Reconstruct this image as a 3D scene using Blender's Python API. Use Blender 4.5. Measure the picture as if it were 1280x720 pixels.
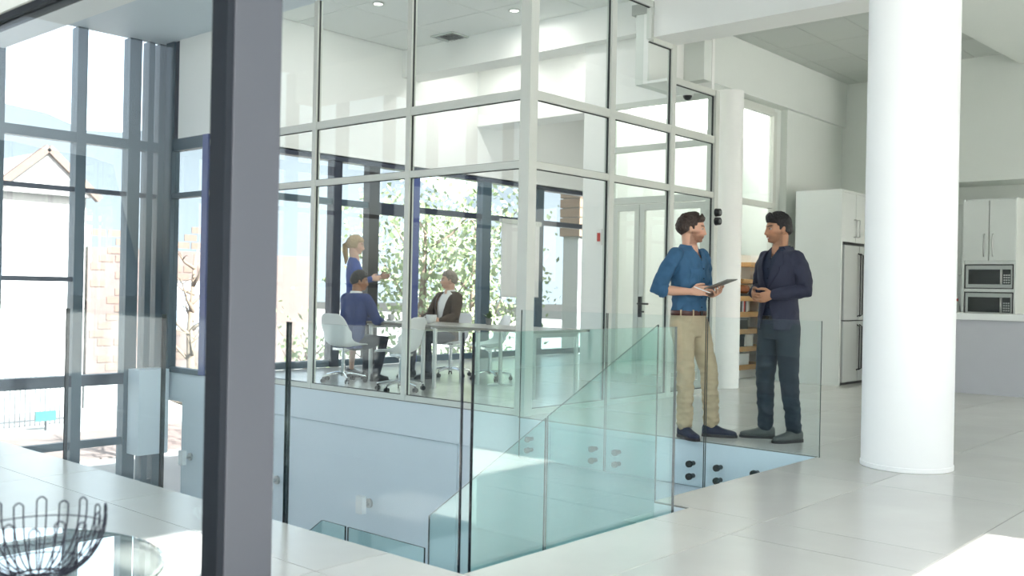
import bpy, bmesh, math, random
from math import sin, cos, pi, radians, sqrt, atan2, exp
from mathutils import Vector, Matrix, noise
from mathutils.bvhtree import BVHTree

SC = bpy.context.scene
COL = SC.collection
for o in list(bpy.data.objects):
    bpy.data.objects.remove(o)
random.seed(7)

# ------------------------------------------------------------------ camera
cam_data = bpy.data.cameras.new('camera')
cam_data.sensor_width = 36.0
cam_data.lens = 34.39
cam_data.clip_end = 2000
cam_data.dof.use_dof = True
cam_data.dof.focus_distance = 7.9
cam_data.dof.aperture_fstop = 3.2
cam = bpy.data.objects.new('camera', cam_data)
COL.objects.link(cam)
_rx, _ux, _bx = Vector((.6603, -.7508, .0199)), Vector((-.0147, .0136, .9998)), Vector((-.7509, -.6605, -.0021))
_r = _rx.normalized()
_b = (_bx - _r * _bx.dot(_r)).normalized()
_u = _b.cross(_r)
cam.matrix_world = Matrix(((_r.x, _u.x, _b.x, 0), (_r.y, _u.y, _b.y, 0), (_r.z, _u.z, _b.z, 1.17), (0, 0, 0, 1)))
SC.camera = cam

# ------------------------------------------------------------------ sky, sun, exposure
SUN_EL = radians(35)
world = bpy.data.worlds.new('sky')
SC.world = world
world.use_nodes = True
wn = world.node_tree.nodes
wl = world.node_tree.links
wn.clear()
w_out = wn.new('ShaderNodeOutputWorld')
w_bg = wn.new('ShaderNodeBackground')
w_sky = wn.new('ShaderNodeTexSky')
w_sky.sky_type = 'NISHITA'
w_sky.sun_disc = False
w_sky.sun_elevation = SUN_EL
w_sky.sun_rotation = pi          # sun stands on the -y side
w_sky.altitude = 100
w_sky.dust_density = 3.0
w_sky.ozone_density = 1.0
w_bg.inputs['Strength'].default_value = 0.66
w_hs = wn.new('ShaderNodeHueSaturation')
w_hs.inputs['Saturation'].default_value = 0.42
wl.new(w_sky.outputs[0], w_hs.inputs['Color'])
wl.new(w_hs.outputs[0], w_bg.inputs['Color'])
wl.new(w_bg.outputs[0], w_out.inputs['Surface'])

sun_d = bpy.data.lights.new('sun', 'SUN')
sun_d.energy = 38.0
sun_d.angle = radians(0.6)
sun_d.color = (1.0, .98, .95)
sun = bpy.data.objects.new('sun', sun_d)
COL.objects.link(sun)
sun.rotation_euler = Vector((0, cos(SUN_EL), -sin(SUN_EL))).to_track_quat('-Z', 'Y').to_euler()

SC.view_settings.view_transform = 'Standard'
SC.view_settings.look = 'None'
SC.view_settings.gamma = 1.0
SC.view_settings.use_curve_mapping = False
SC.view_settings.exposure = -0.06
SC.cycles.transparent_max_bounces = 48
SC.cycles.max_bounces = 14
SC.cycles.diffuse_bounces = 8
SC.cycles.glossy_bounces = 5

# ------------------------------------------------------------------ materials
MATS = {}


def pm(name, c, rough=.5, metal=0.0, var=.05, scale=6.0, bump=0.0, bscale=40.0, spec=.5, coat=0.0, attr=None, stretch=None, rnd=0.0):
    """A procedural principled material: base colour broken up by noise, optional bump, optional per-object tone."""
    if name in MATS:
        return MATS[name]
    m = bpy.data.materials.new(name)
    m.use_nodes = True
    nt = m.node_tree
    n, l = nt.nodes, nt.links
    b = n['Principled BSDF']
    b.inputs['Roughness'].default_value = rough
    b.inputs['Metallic'].default_value = metal
    b.inputs['Specular IOR Level'].default_value = spec
    b.inputs['Coat Weight'].default_value = coat
    tc = n.new('ShaderNodeTexCoord')
    mp = n.new('ShaderNodeMapping')
    if stretch:
        mp.inputs['Scale'].default_value = stretch
    l.new(tc.outputs['Object'], mp.inputs['Vector'])
    nz = n.new('ShaderNodeTexNoise')
    nz.inputs['Scale'].default_value = scale
    nz.inputs['Detail'].default_value = 4
    l.new(mp.outputs[0], nz.inputs['Vector'])
    mx = n.new('ShaderNodeMix')
    mx.data_type = 'RGBA'
    l.new(nz.outputs['Fac'], mx.inputs[0])
    mx.inputs[6].default_value = [max(0, x * (1 - var)) for x in c] + [1]
    mx.inputs[7].default_value = [min(1, x * (1 + var)) for x in c] + [1]
    src = mx.outputs[2]
    if attr:
        at = n.new('ShaderNodeAttribute')
        at.attribute_name = attr
        m2 = n.new('ShaderNodeMix')
        m2.data_type = 'RGBA'
        m2.blend_type = 'MULTIPLY'
        m2.inputs[0].default_value = 1
        l.new(at.outputs['Color'], m2.inputs[6])
        l.new(src, m2.inputs[7])
        src = m2.outputs[2]
    if rnd:
        oi = n.new('ShaderNodeObjectInfo')
        mr = n.new('ShaderNodeMapRange')
        mr.inputs[3].default_value = 1 - rnd
        mr.inputs[4].default_value = 1 + rnd
        l.new(oi.outputs['Random'], mr.inputs[0])
        h = n.new('ShaderNodeHueSaturation')
        l.new(mr.outputs[0], h.inputs['Value'])
        l.new(src, h.inputs['Color'])
        src = h.outputs[0]
    l.new(src, b.inputs['Base Color'])
    if bump:
        nb = n.new('ShaderNodeTexNoise')
        nb.inputs['Scale'].default_value = bscale
        nb.inputs['Detail'].default_value = 5
        l.new(mp.outputs[0], nb.inputs['Vector'])
        bp = n.new('ShaderNodeBump')
        bp.inputs['Strength'].default_value = bump
        bp.inputs['Distance'].default_value = .01
        l.new(nb.outputs['Fac'], bp.inputs['Height'])
        l.new(bp.outputs[0], b.inputs['Normal'])
    MATS[name] = m
    return m


def glass_mat(name, tint, refl=1.0):
    """Clear pane: tinted straight-through light mixed with a mirror by a Schlick Fresnel term."""
    m = bpy.data.materials.new(name)
    m.use_nodes = True
    n, l = m.node_tree.nodes, m.node_tree.links
    n.clear()
    out = n.new('ShaderNodeOutputMaterial')
    tr = n.new('ShaderNodeBsdfTransparent')
    tr.inputs[0].default_value = (*tint, 1)
    gl = n.new('ShaderNodeBsdfGlossy')
    gl.inputs['Roughness'].default_value = 0.0
    gl.inputs['Color'].default_value = (.97, 1, .99, 1)
    lw = n.new('ShaderNodeLayerWeight')
    lw.inputs['Blend'].default_value = .5
    pw = n.new('ShaderNodeMath')
    pw.operation = 'POWER'
    pw.inputs[1].default_value = 5.0
    l.new(lw.outputs['Facing'], pw.inputs[0])
    ma = n.new('ShaderNodeMath')
    ma.operation = 'MULTIPLY_ADD'
    ma.inputs[1].default_value = .96 * refl
    ma.inputs[2].default_value = .04 * refl
    l.new(pw.outputs[0], ma.inputs[0])
    mx = n.new('ShaderNodeMixShader')
    l.new(ma.outputs[0], mx.inputs[0])
    l.new(tr.outputs[0], mx.inputs[1])
    l.new(gl.outputs[0], mx.inputs[2])
    l.new(mx.outputs[0], out.inputs['Surface'])
    MATS[name] = m
    return m


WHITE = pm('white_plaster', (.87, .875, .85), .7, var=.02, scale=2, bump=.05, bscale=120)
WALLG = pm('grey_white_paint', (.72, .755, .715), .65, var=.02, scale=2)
COLW = pm('white_column_paint', (.86, .875, .87), .6, var=.015, scale=3)
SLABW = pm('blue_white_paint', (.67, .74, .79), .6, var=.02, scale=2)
FRAME = pm('light_aluminium_frame', (.64, .66, .61), .42, var=.03, scale=5)
STEEL = pm('blue_grey_steel', (.045, .085, .115), .45, metal=.0, var=.08, scale=4)
NAVY = pm('navy_painted_steel', (.022, .03, .055), .4, var=.1, scale=4)
BLUEM = pm('blue_painted_steel', (.06, .085, .25), .4, var=.08, scale=4)
POSTF = pm('grey_anodised_post', (.050, .057, .072), .5, metal=.0, var=.04, scale=1.2, stretch=(4, 4, .3))
POSTD = pm('dark_gasket', (.010, .014, .020), .6, var=.1, spec=.2)
TILE = pm('pale_stone_tile', (.515, .512, .485), .22, var=.13, scale=1.5, bump=.015, bscale=30, rnd=.03)
TILEB = pm('tile_joint', (.17, .17, .15), .8, var=.1)
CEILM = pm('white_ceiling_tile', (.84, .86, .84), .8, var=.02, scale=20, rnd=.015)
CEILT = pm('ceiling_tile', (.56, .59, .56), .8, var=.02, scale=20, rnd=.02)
CEILJ = pm('ceiling_grid', (.36, .375, .35), .7)
CHROME = pm('chrome', (.75, .76, .77), .12, metal=1.0, var=.02)
BRUSH = pm('brushed_steel', (.55, .56, .55), .3, metal=1.0, var=.05, scale=30)
GREENEDGE = pm('glass_edge', (.006, .022, .022), .4, var=.1, spec=.3)
DARKEDGE = pm('dark_glass_edge', (.004, .007, .012), .1, var=.1, spec=.9)
STANDM = pm('dark_stainless', (.10, .105, .105), .25, metal=1.0, var=.1, scale=20)
GASK = pm('grey_rubber_gasket', (.05, .055, .055), .6, var=.1, spec=.2)
BLACK = pm('black_metal', (.006, .006, .008), .3, var=.1)
SHELLW = pm('white_moulded_plastic', (.78, .80, .80), .32, var=.02)
OAK = pm('oak', (.55, .32, .13), .45, var=.2, scale=4, stretch=(1, 12, 12), bump=.05)
TABLEG = pm('grey_table_laminate', (.30, .285, .25), .32, var=.05)
CABW = pm('gloss_white_lacquer', (.66, .695, .67), .12, var=.015, coat=.4)
ISLF = pm('lilac_grey_panel', (.50, .51, .55), .5, var=.02)
TOPW = pm('white_worktop', (.85, .87, .86), .2, var=.02)
OVENS = pm('oven_steel', (.45, .46, .44), .3, metal=.9, var=.05)
OVENG = pm('oven_glass', (.03, .035, .035), .06, var=.1)
FRIDGE = pm('fridge_steel', (.56, .585, .565), .28, metal=.25, var=.03)
GREY = pm('mid_grey', (.2, .21, .21), .5)
RED = pm('red_plastic', (.55, .05, .04), .4)
BLUE = pm('blue_plastic', (.03, .08, .4), .4)
PAPER = pm('paper_white', (.8, .8, .78), .6)
AMBER = pm('amber_glaze', (.36, .10, .03), .25, var=.2)
GLASS = glass_mat('clear_glass', (.975, .99, .985), .6)
GLASSF = glass_mat('facade_glass', (.97, .985, .985), .8)
GLASSG = glass_mat('green_balustrade_glass', (.80, .925, .905), 2.8)
GLASSL = glass_mat('pale_balustrade_glass', (.955, .982, .985), .45)
GLASSS = glass_mat('storefront_glass', (.965, .985, .985), .3)
GLASST = glass_mat('table_glass', (.94, .97, .955), 2.2)
SKINBASE = (1, 1, 1)

# ------------------------------------------------------------------ helpers


def tag(o, label=None, cat=None, group=None, kind=None):
    if label:
        o['label'] = label
    if cat:
        o['category'] = cat
    if group:
        o['group'] = group
    if kind:
        o['kind'] = kind
    return o


def thing(name, loc, label, cat, group=None, rz=0.0, kind=None):
    o = bpy.data.objects.new(name, None)
    COL.objects.link(o)
    o.empty_display_size = .1
    o.location = loc
    o.rotation_euler = (0, 0, rz)
    return tag(o, label, cat, group, kind)


def world_of(o):
    m = Matrix.Identity(4)
    chain = []
    while o is not None:
        chain.append(o)
        o = o.parent
    for c in reversed(chain):
        m = m @ (Matrix.Translation(c.location) @ c.rotation_euler.to_matrix().to_4x4())
    return m


class MB:
    """Collects boxes, tubes and lofts, then links them as ONE mesh object."""

    def __init__(s):
        s.v, s.f, s.m = [], [], []

    def add(s, v, f, mi=0):
        k = len(s.v)
        s.v += [tuple(p) for p in v]
        s.f += [tuple(i + k for i in q) for q in f]
        s.m += [mi] * len(f)
        return s

    def box(s, x0, x1, y0, y1, z0, z1, mi=0):
        if x0 > x1: x0, x1 = x1, x0
        if y0 > y1: y0, y1 = y1, y0
        v = [(x, y, z) for z in (z0, z1) for y in (y0, y1) for x in (x0, x1)]
        return s.add(v, [(0, 2, 3, 1), (4, 5, 7, 6), (0, 1, 5, 4), (2, 6, 7, 3), (0, 4, 6, 2), (1, 3, 7, 5)], mi)

    def obox(s, c, ax, ay, az, mi=0):
        c, ax, ay, az = Vector(c), Vector(ax), Vector(ay), Vector(az)
        v = [c + ax * i + ay * j + az * k for k in (-1, 1) for j in (-1, 1) for i in (-1, 1)]
        f = [(0, 2, 3, 1), (4, 5, 7, 6), (0, 1, 5, 4), (2, 6, 7, 3), (0, 4, 6, 2), (1, 3, 7, 5)]
        if ax.cross(ay).dot(az) < 0:
            f = [q[::-1] for q in f]
        return s.add(v, f, mi)

    def tube(s, pts, rad, n=12, round_ends=True, mi=0, flat=None):
        v, f = tube(pts, rad, n, round_ends, flat)
        return s.add(v, f, mi)

    def cyl(s, p0, p1, r0, r1=None, n=16, mi=0):
        r1 = r0 if r1 is None else r1
        return s.tube([p0, p1], [r0, r1], n, False, mi)

    def lathe(s, prof, c=(0, 0, 0), n=24, mi=0):
        """prof: list of (r, z); closed at both ends."""
        rings = [(Vector((c[0], c[1], c[2] + z)), Vector((max(r, 1e-4), 0, 0)), Vector((0, max(r, 1e-4), 0))) for r, z in prof]
        v, f = loft(rings, n)
        return s.add(v, f, mi)

    def prism(s, poly, axis, a0, a1, mi=0):
        """poly: 2-D outline (ccw) in the two other axes, extruded along axis."""
        def P(q, a):
            return {'x': (a, q[0], q[1]), 'y': (q[0], a, q[1]), 'z': (q[0], q[1], a)}[axis]
        n = len(poly)
        v = [P(q, a0) for q in poly] + [P(q, a1) for q in poly]
        f = [tuple(range(n))[::-1], tuple(range(n, 2 * n))] + [(i, (i + 1) % n, n + (i + 1) % n, n + i) for i in range(n)]
        return s.add(v, f, mi)

    def build(s, name, mats, parent=None, smooth=False, local=False, fix=True):
        me = bpy.data.meshes.new(name)
        v = s.v
        if parent is not None and not local:
            inv = world_of(parent).inverted()
            v = [inv @ Vector(p) for p in v]
        me.from_pydata(v, [], s.f)
        if not isinstance(mats, (list, tuple)):
            mats = [mats]
        for m in mats:
            me.materials.append(m)
        if len(mats) > 1:
            me.polygons.foreach_set('material_index', s.m)
        if fix:
            bm = bmesh.new()
            bm.from_mesh(me)
            bmesh.ops.recalc_face_normals(bm, faces=bm.faces)
            bm.to_mesh(me)
            bm.free()
        if smooth:
            me.polygons.foreach_set('use_smooth', [True] * len(me.polygons))
            if smooth == 'auto':
                me.set_sharp_from_angle(angle=radians(40))
        me.update()
        o = bpy.data.objects.new(name, me)
        COL.objects.link(o)
        if parent is not None:
            o.parent = parent
        return o


def loft(rings, n=16, caps=True, power=2.0):
    """rings: (centre, half axis a, half axis b); super-ellipse sections joined in order."""
    v, f = [], []
    for c, a, b in rings:
        for i in range(n):
            t = 2 * pi * i / n
            ct, st = cos(t), sin(t)
            if power != 2.0:
                ct = math.copysign(abs(ct) ** (2 / power), ct)
                st = math.copysign(abs(st) ** (2 / power), st)
            v.append(c + a * ct + b * st)
    for k in range(len(rings) - 1):
        for i in range(n):
            j = (i + 1) % n
            f.append((k * n + i, k * n + j, (k + 1) * n + j, (k + 1) * n + i))
    if caps:
        f.append(tuple(range(n))[::-1])
        f.append(tuple(range((len(rings) - 1) * n, len(rings) * n)))
    return v, f


def tube(pts, rad, n=12, round_ends=True, flat=None):
    """Tube along points; rad a number, a list, or list of (r_side, r_up). flat: a reference side vector."""
    pts = [Vector(p) for p in pts]
    if not isinstance(rad, (list, tuple)):
        rad = [rad] * len(pts)
    rr = [(r, r) if not isinstance(r, (list, tuple)) else r for r in rad]
    tans = []
    for i in range(len(pts)):
        a = pts[max(i - 1, 0)]
        b = pts[min(i + 1, len(pts) - 1)]
        tans.append((b - a).normalized())
    ref = Vector(flat) if flat is not None else None
    if ref is None:
        ref = Vector((0, 0, 1)) if abs(tans[0].z) < .9 else Vector((1, 0, 0))
    rings = []
    side = None
    for p, t, r in zip(pts, tans, rr):
        base = ref if (flat is not None or side is None) else side
        side = (base - t * base.dot(t))
        if side.length < 1e-4:
            side = t.orthogonal()
        side.normalize()
        up = t.cross(side).normalized()
        rings.append((p, side * r[0], up * r[1], t))
    out = []
    if round_ends:
        p, a, b, t = rings[0]
        rm = min(a.length, b.length)
        for k in (85, 60, 30):
            s_, c_ = sin(radians(k)), cos(radians(k))
            out.append((p - t * rm * s_, a * c_, b * c_))
    out += [(p, a, b) for p, a, b, t in rings]
    if round_ends:
        p, a, b, t = rings[-1]
        rm = min(a.length, b.length)
        for k in (30, 60, 85):
            s_, c_ = sin(radians(k)), cos(radians(k))
            out.append((p + t * rm * s_, a * c_, b * c_))
    return loft(out, n)


def rect(mb, ax, c, th, a0, a1, z0, z1, mi=0):
    """A flat upright piece in the plane ax = c."""
    if ax == 'x':
        return mb.box(c - th / 2, c + th / 2, a0, a1, z0, z1, mi)
    return mb.box(a0, a1, c - th / 2, c + th / 2, z0, z1, mi)


def piece(name, m, parent, *boxes, **kw):
    mb = MB()
    for b in boxes:
        mb.box(*b)
    return mb.build(name, m, parent, **kw)


def bevel(o, w=.004, seg=2):
    bm = bmesh.new()
    bm.from_mesh(o.data)
    bmesh.ops.bevel(bm, geom=[e for e in bm.edges], offset=w, segments=seg, affect='EDGES', profile=.6)
    bm.to_mesh(o.data)
    bm.free()
    return o


def copy_tree(o, parent=None):
    c = o.copy()
    COL.objects.link(c)
    if parent is not None:
        c.parent = parent
    for ch in [x for x in bpy.data.objects if x.parent == o]:
        copy_tree(ch, c)
    return c


def gasket(p, ax, c, a0, a1, z0, z1, w=.006, th=.022, only=(0, 1, 2, 3)):
    mb = MB()
    for k, b in enumerate(((a0, a1, z0, z0 + w), (a0, a1, z1 - w, z1), (a0, a0 + w, z0 + w, z1 - w), (a1 - w, a1, z0 + w, z1 - w))):
        if k in only:
            rect(mb, ax, c, th, *b)
    return mb.build('gasket', GASK, p)


def pane(parent, ax, c, a0, a1, z0, z1, g=None, th=.012, name='pane', edge=None):
    """Glass sheet; the narrow rim shows the dark cut edge when edge is given."""
    g = g or GLASS
    mb = MB()
    rect(mb, ax, c, th, a0, a1, z0, z1)
    if edge:
        mb.m = [1] * 6
        big = (4, 5) if ax == 'x' else (2, 3)
        for i in big:
            mb.m[i] = 0
        return mb.build(name, [g, edge], parent)
    return mb.build(name, g, parent)

# ------------------------------------------------------------------ floor: slab and stone tiles
EX, EY, EY2, SX, XS = 2.90, 2.79, 3.02, 4.68, 6.87      # edges of the stair well
LOW = -3.3                                              # ground outside and lower floor
regions = [(-4.0, EX, -4.0, 12.5), (EX, SX, -4.0, EY), (SX, XS, -4.0, EY2), (XS, 14.6, -4.0, 5.94), (6.93, 14.6, 5.94, 11.32)]
mb = MB()
for x0, x1, y0, y1 in regions:
    mb.box(x0, x1, y0, y1, -.365, -.012)
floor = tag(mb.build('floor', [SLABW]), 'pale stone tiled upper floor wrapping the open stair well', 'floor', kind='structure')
mb = MB()
for x0, x1, y0, y1 in regions:
    mb.box(x0 + .002, x1 - .002, y0 + .002, y1 - .002, -.012, -.004)
mb.build('joint_bed', TILEB, floor)
tile_meshes = {}
for ri, (x0, x1, y0, y1) in enumerate(regions):
    px, py = 1.8, .9
    ox, oy = (2.5 - 1.8 * 4, 2.34 - .9 * 8)
    for i in range(14):
        for j in range(22):
            a0, a1 = max(x0, ox + i * px), min(x1, ox + (i + 1) * px)
            b0, b1 = max(y0, oy + j * py), min(y1, oy + (j + 1) * py)
            if a1 - a0 < .05 or b1 - b0 < .05:
                continue
            if a1 < 1.0 and b1 < 2 or b1 < 0.2 or (ri == 4 and b0 > 11.2):
                pass
            g = .0025
            key = (round(a1 - a0, 3), round(b1 - b0, 3))
            if key not in tile_meshes:
                w, h = a1 - a0 - 2 * g, b1 - b0 - 2 * g
                q = MB().box(0, w, 0, h, -.008, 0)
                o = q.build('tile', TILE, floor)
                tile_meshes[key] = o.data
            else:
                o = bpy.data.objects.new('tile', tile_meshes[key])
                COL.objects.link(o)
                o.parent = floor
            o.location = (a0 + g, b0 + g, 0)

# stair: flight, landing and second flight, mostly below the floor edge
mb = MB()
n = 8
rise, run = 1.365 / n, 1.80 / n
for i in range(n):
    mb.box(SX + .1, XS - .12, EY2 + .03 + i * run, EY2 + .05 + (i + 1) * run, -(i + 1) * rise - .12, -(i + 1) * rise)
mb.box(SX + .1, XS - .12, EY2 + .03 + n * run, EY2 + 3.0, -1.6, -1.365)
for i in range(11):
    y = EY2 + 3.0 + i * .27
    mb.box(SX + .1, XS - .12, y, y + .29, -1.365 - (i + 1) * .17 - .12, -1.365 - (i + 1) * .17)
tag(mb.build('stair_floor', SLABW), 'white stair descending into the open well below the floor edge', 'stair', kind='structure')

# lower white wall under the meeting room, with its doorway
mb = MB()
mb.box(6.955, 7.02, 6.8, 11.97, LOW, -.375)
mb.box(6.962, 7.15, 2.95, 6.795, LOW, -.375)
mb.box(6.955, 7.02, 11.97, 12.45, -.42, -.375)
mb.box(6.93, 7.02, 11.32, 12.45, -.37, -.02)
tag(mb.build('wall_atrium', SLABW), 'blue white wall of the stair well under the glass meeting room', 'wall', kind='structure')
low = piece('floor_lower', TILE, None, (-4, 6.95, 2.4, 12.5, LOW - .2, LOW))
tag(low, 'lower hall floor at the foot of the stair well', 'floor', kind='structure')

# ------------------------------------------------------------------ walls and ceilings
mb = MB()
mb.box(6.95, 16.2, 11.32, 11.5, 3.06, 4.95)
mb.box(15.45, 16.2, 11.32, 11.5, 0, 3.06)
tag(mb.build('wall_meeting_back', WHITE), 'white wall above the dark framed windows of the meeting room', 'wall', kind='structure')
mb = MB()
mb.box(6.90, 7.0, 11.34, 12.12, 3.12, 4.95)
tag(mb.build('wall_atrium_upper', WHITE), 'white upper wall panel beside the atrium glazing', 'wall', kind='structure')
mb = MB()
mb.box(15.4, 15.6, 7.9, 11.4, 0, 4.95)
mb.box(10.42, 15.6, 7.73, 7.9, 0, 4.95)
mb.box(10.37, 10.43, 7.46, 7.9, 0, 4.95)
mb.box(10.37, 10.43, 5.99, 7.46, 3.6, 4.95)
tag(mb.build('wall_meeting_right', WHITE), 'white wall of the meeting room beside the glazed double door', 'wall', kind='structure')
mb = MB()
mb.box(14.4, 14.7, .3, 7.73, 0, 4.95)
mb.box(14.4, 14.7, -4, .3, 3.3, 4.95)  # unseen opening below this piece, added to lighten the kitchen end
mb.box(14.4, 14.7, -4, .3, 0, 1.35)
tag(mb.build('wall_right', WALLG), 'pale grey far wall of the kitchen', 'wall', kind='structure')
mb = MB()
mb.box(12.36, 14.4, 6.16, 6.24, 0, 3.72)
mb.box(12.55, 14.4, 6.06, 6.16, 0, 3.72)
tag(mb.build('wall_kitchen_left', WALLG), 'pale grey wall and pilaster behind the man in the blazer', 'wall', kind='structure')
# unseen rear wall: openings shaped for the sun patch and added kitchen light
mb = MB()
mb.box(5.25, 9.5, -4.2, -4.0, LOW, 4.6)
mb.box(9.5, 14.6, -4.2, -4.0, 3.2, 4.6)
mb.box(9.5, 14.6, -4.2, -4.0, LOW, .6)
for x in (11.2, 12.9, 14.5):
    mb.box(x - .06, x + .06, -4.2, -4.0, .05, 3.2)
mb.box(-4.2, 5.25, -4.2, -4.0, 3.92, 4.6)
mb.box(-4.2, 5.25, -4.2, -4.0, LOW, .05)
mb.box(.5, 5.25, -4.2, -4.0, .05, 2.2)
for x in (-4.1, -1.8, .5, 2.85):
    mb.box(x - .06, x + .06, -4.2, -4.0, .05, 3.92)
tag(mb.build('wall_back', WHITE), 'unseen wall behind the viewer, its openings shaped to let in light', 'wall', kind='structure')

tag(piece('wall_left', WHITE, None, (-4.2, -4.0, 4.8, 12.6, LOW, 4.6), (-4.2, -4.0, -4.2, 4.8, 3.9, 4.6), (-4.2, -4.0, -4.2, 4.8, LOW, .05)), 'unseen white side wall added to cut light and reflections, open behind the viewer', 'wall', kind='structure')  # unseen wall, added to darken pane reflections; opening kept for side light
tag(piece('bounce_ground', TILE, None, (-40, 50, -45, -4.2, -.35, -.06)), 'unseen ground slab added behind the viewer to bounce sunlight indoors', 'ground', kind='structure')  # unseen slab, added to bounce sunlight up to the ceilings
tag(piece('sun_block_canopy', WHITE, None, (9.3, 14.8, -9.0, -4.2, 3.35, 3.5)), 'unseen white canopy added behind the viewer to block direct sun from the kitchen openings', 'roof', kind='structure')  # unseen slab, added to keep direct sun out of the kitchen openings
# ceilings
mb = MB()
sk = (2.0, 2.5, -3.0, -2.2)      # unseen ceiling slot, added to throw the sun patch at left
mb.box(-4.2, sk[0], -4.2, 12.6, 4.45, 4.6)
mb.box(sk[1], 9.0, -4.2, 5.9, 4.45, 4.6)
mb.box(sk[1], 6.95, 5.9, 12.6, 4.45, 4.6)
mb.box(sk[0], sk[1], -4.2, sk[2], 4.45, 4.6)
mb.box(sk[0], sk[1], sk[3], 12.6, 4.45, 4.6)
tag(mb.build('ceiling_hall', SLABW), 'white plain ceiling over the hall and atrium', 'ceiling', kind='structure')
mb = MB()
mb.box(6.95, 10.4, 5.94, 11.4, 4.85, 4.95)
mb.box(10.4, 16.2, 7.73, 11.4, 4.85, 4.95)  # ceiling left out over the nook so that sky light brightens it
cm = tag(mb.build('ceiling_meeting', CEILJ), 'grey tiled ceiling of the meeting room', 'ceiling', kind='structure')
tm = {}


def ceil_tiles(parent, x0, x1, y0, y1, z, px, py, ox, oy, m=None):
    i0, i1 = math.floor((x0 - ox) / px), math.ceil((x1 - ox) / px)
    j0, j1 = math.floor((y0 - oy) / py), math.ceil((y1 - oy) / py)
    for i in range(i0, i1):
        for j in range(j0, j1):
            a0, a1 = max(x0, ox + i * px), min(x1, ox + (i + 1) * px)
            b0, b1 = max(y0, oy + j * py), min(y1, oy + (j + 1) * py)
            if a1 - a0 < .04 or b1 - b0 < .04:
                continue
            key = (round(a1 - a0, 3), round(b1 - b0, 3), m is None)
            if key not in tm:
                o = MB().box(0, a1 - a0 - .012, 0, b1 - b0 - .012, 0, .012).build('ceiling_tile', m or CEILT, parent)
                tm[key] = o.data
            else:
                o = bpy.data.objects.new('ceiling_tile', tm[key])
                COL.objects.link(o)
                o.parent = parent
            o.location = (a0 + .006, b0 + .006, z - .006)


ceil_tiles(cm, 7.0, 10.2, 6.0, 11.3, 4.85, 1.2, 1.2, 7.0, 11.3, CEILM)
ceil_tiles(cm, 10.6, 11.9, 7.9, 11.3, 4.85, 1.2, 1.2, 10.6, 11.3, CEILM)
mb = MB()
mb.box(9.4, 14.6, -4.2, 6.5, 4.38, 4.5)
ck = tag(mb.build('ceiling_kitchen', CEILJ), 'grey tiled ceiling over the kitchen end of the hall', 'ceiling', kind='structure')
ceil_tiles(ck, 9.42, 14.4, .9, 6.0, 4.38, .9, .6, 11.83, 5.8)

# beams
tag(piece('beam_hall', WHITE, None, (8.96, 9.42, -4.0, 5.9, 3.95, 4.6)), 'white ceiling beam running from the glass wall corner over the round column', 'beam', kind='structure')
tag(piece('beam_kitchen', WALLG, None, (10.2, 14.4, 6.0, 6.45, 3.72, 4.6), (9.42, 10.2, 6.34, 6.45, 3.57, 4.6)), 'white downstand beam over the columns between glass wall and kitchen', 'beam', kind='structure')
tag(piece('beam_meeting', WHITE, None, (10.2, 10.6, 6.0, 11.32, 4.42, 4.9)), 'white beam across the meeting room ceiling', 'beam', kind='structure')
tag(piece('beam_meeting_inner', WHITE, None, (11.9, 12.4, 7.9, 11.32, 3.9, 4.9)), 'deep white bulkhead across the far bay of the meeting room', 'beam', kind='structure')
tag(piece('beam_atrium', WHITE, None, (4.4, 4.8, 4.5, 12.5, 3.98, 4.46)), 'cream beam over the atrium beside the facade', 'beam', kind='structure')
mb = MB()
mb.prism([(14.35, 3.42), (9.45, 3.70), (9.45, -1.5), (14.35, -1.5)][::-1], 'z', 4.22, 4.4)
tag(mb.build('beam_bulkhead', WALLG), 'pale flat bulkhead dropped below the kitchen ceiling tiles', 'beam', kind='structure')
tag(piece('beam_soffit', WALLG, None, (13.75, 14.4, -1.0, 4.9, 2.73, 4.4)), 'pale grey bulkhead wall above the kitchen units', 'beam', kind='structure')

# big round column and the slimmer one behind the men
mb = MB()
mb.lathe([(.30, 0), (.305, .002), (.305, .03), (.30, .034), (.30, 4.46)], (6.94, 2.42, 0), 72)
tag(mb.build('round_column', COLW, smooth='auto'), 'big white round column on the pale floor in front of the kitchen', 'column', kind='structure')
mb = MB()
mb.lathe([(.185, 0), (.185, 3.72)], (11.03, 6.12, 0), 48)
tag(mb.build('slim_column', WHITE, smooth='auto'), 'slimmer white round column behind the man holding the tablet', 'column', kind='structure')

# ------------------------------------------------------------------ window_1: glass wall on the stair well side (x = 6.94)
w1 = thing('window_1', (6.94, 8.6, 0), 'white framed glass wall of the meeting room above the stair well', 'window', kind='structure')
YM = [11.34, 10.72, 9.15, 7.56, 5.99]
ZT = [(0, .055), (2.315, 2.385), (2.965, 3.05), (4.78, 4.86)]
mb = MB()
mb.box(6.885, 7.0, 5.88, 6.0, 0, 4.88)
mb.build('corner_post', FRAME, w1)
for y in YM[1:4]:
    piece('mullion', FRAME, w1, (6.905, 6.975, y - .032, y + .032, .0, 4.86))
for a, b in ZT:
    for i in range(4):
        y1 = YM[i] - (.032 if i else 0)
        y0 = YM[i + 1] + (.032 if i < 3 else .01)
        piece('transom', FRAME, w1, (6.91, 6.97, y0, y1, a, b))
        if i == 0:
            pass
for (a, b), (c, d) in zip(ZT[:-1], ZT[1:]):
    for i in range(4):
        p = pane(w1, 'x', 6.94, YM[i + 1] + .03, YM[i] - .03, b - .005, c + .005, GLASS, .01)
        gasket(p, 'x', 6.94, YM[i + 1] + .03, YM[i] - .03, b, c)

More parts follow.
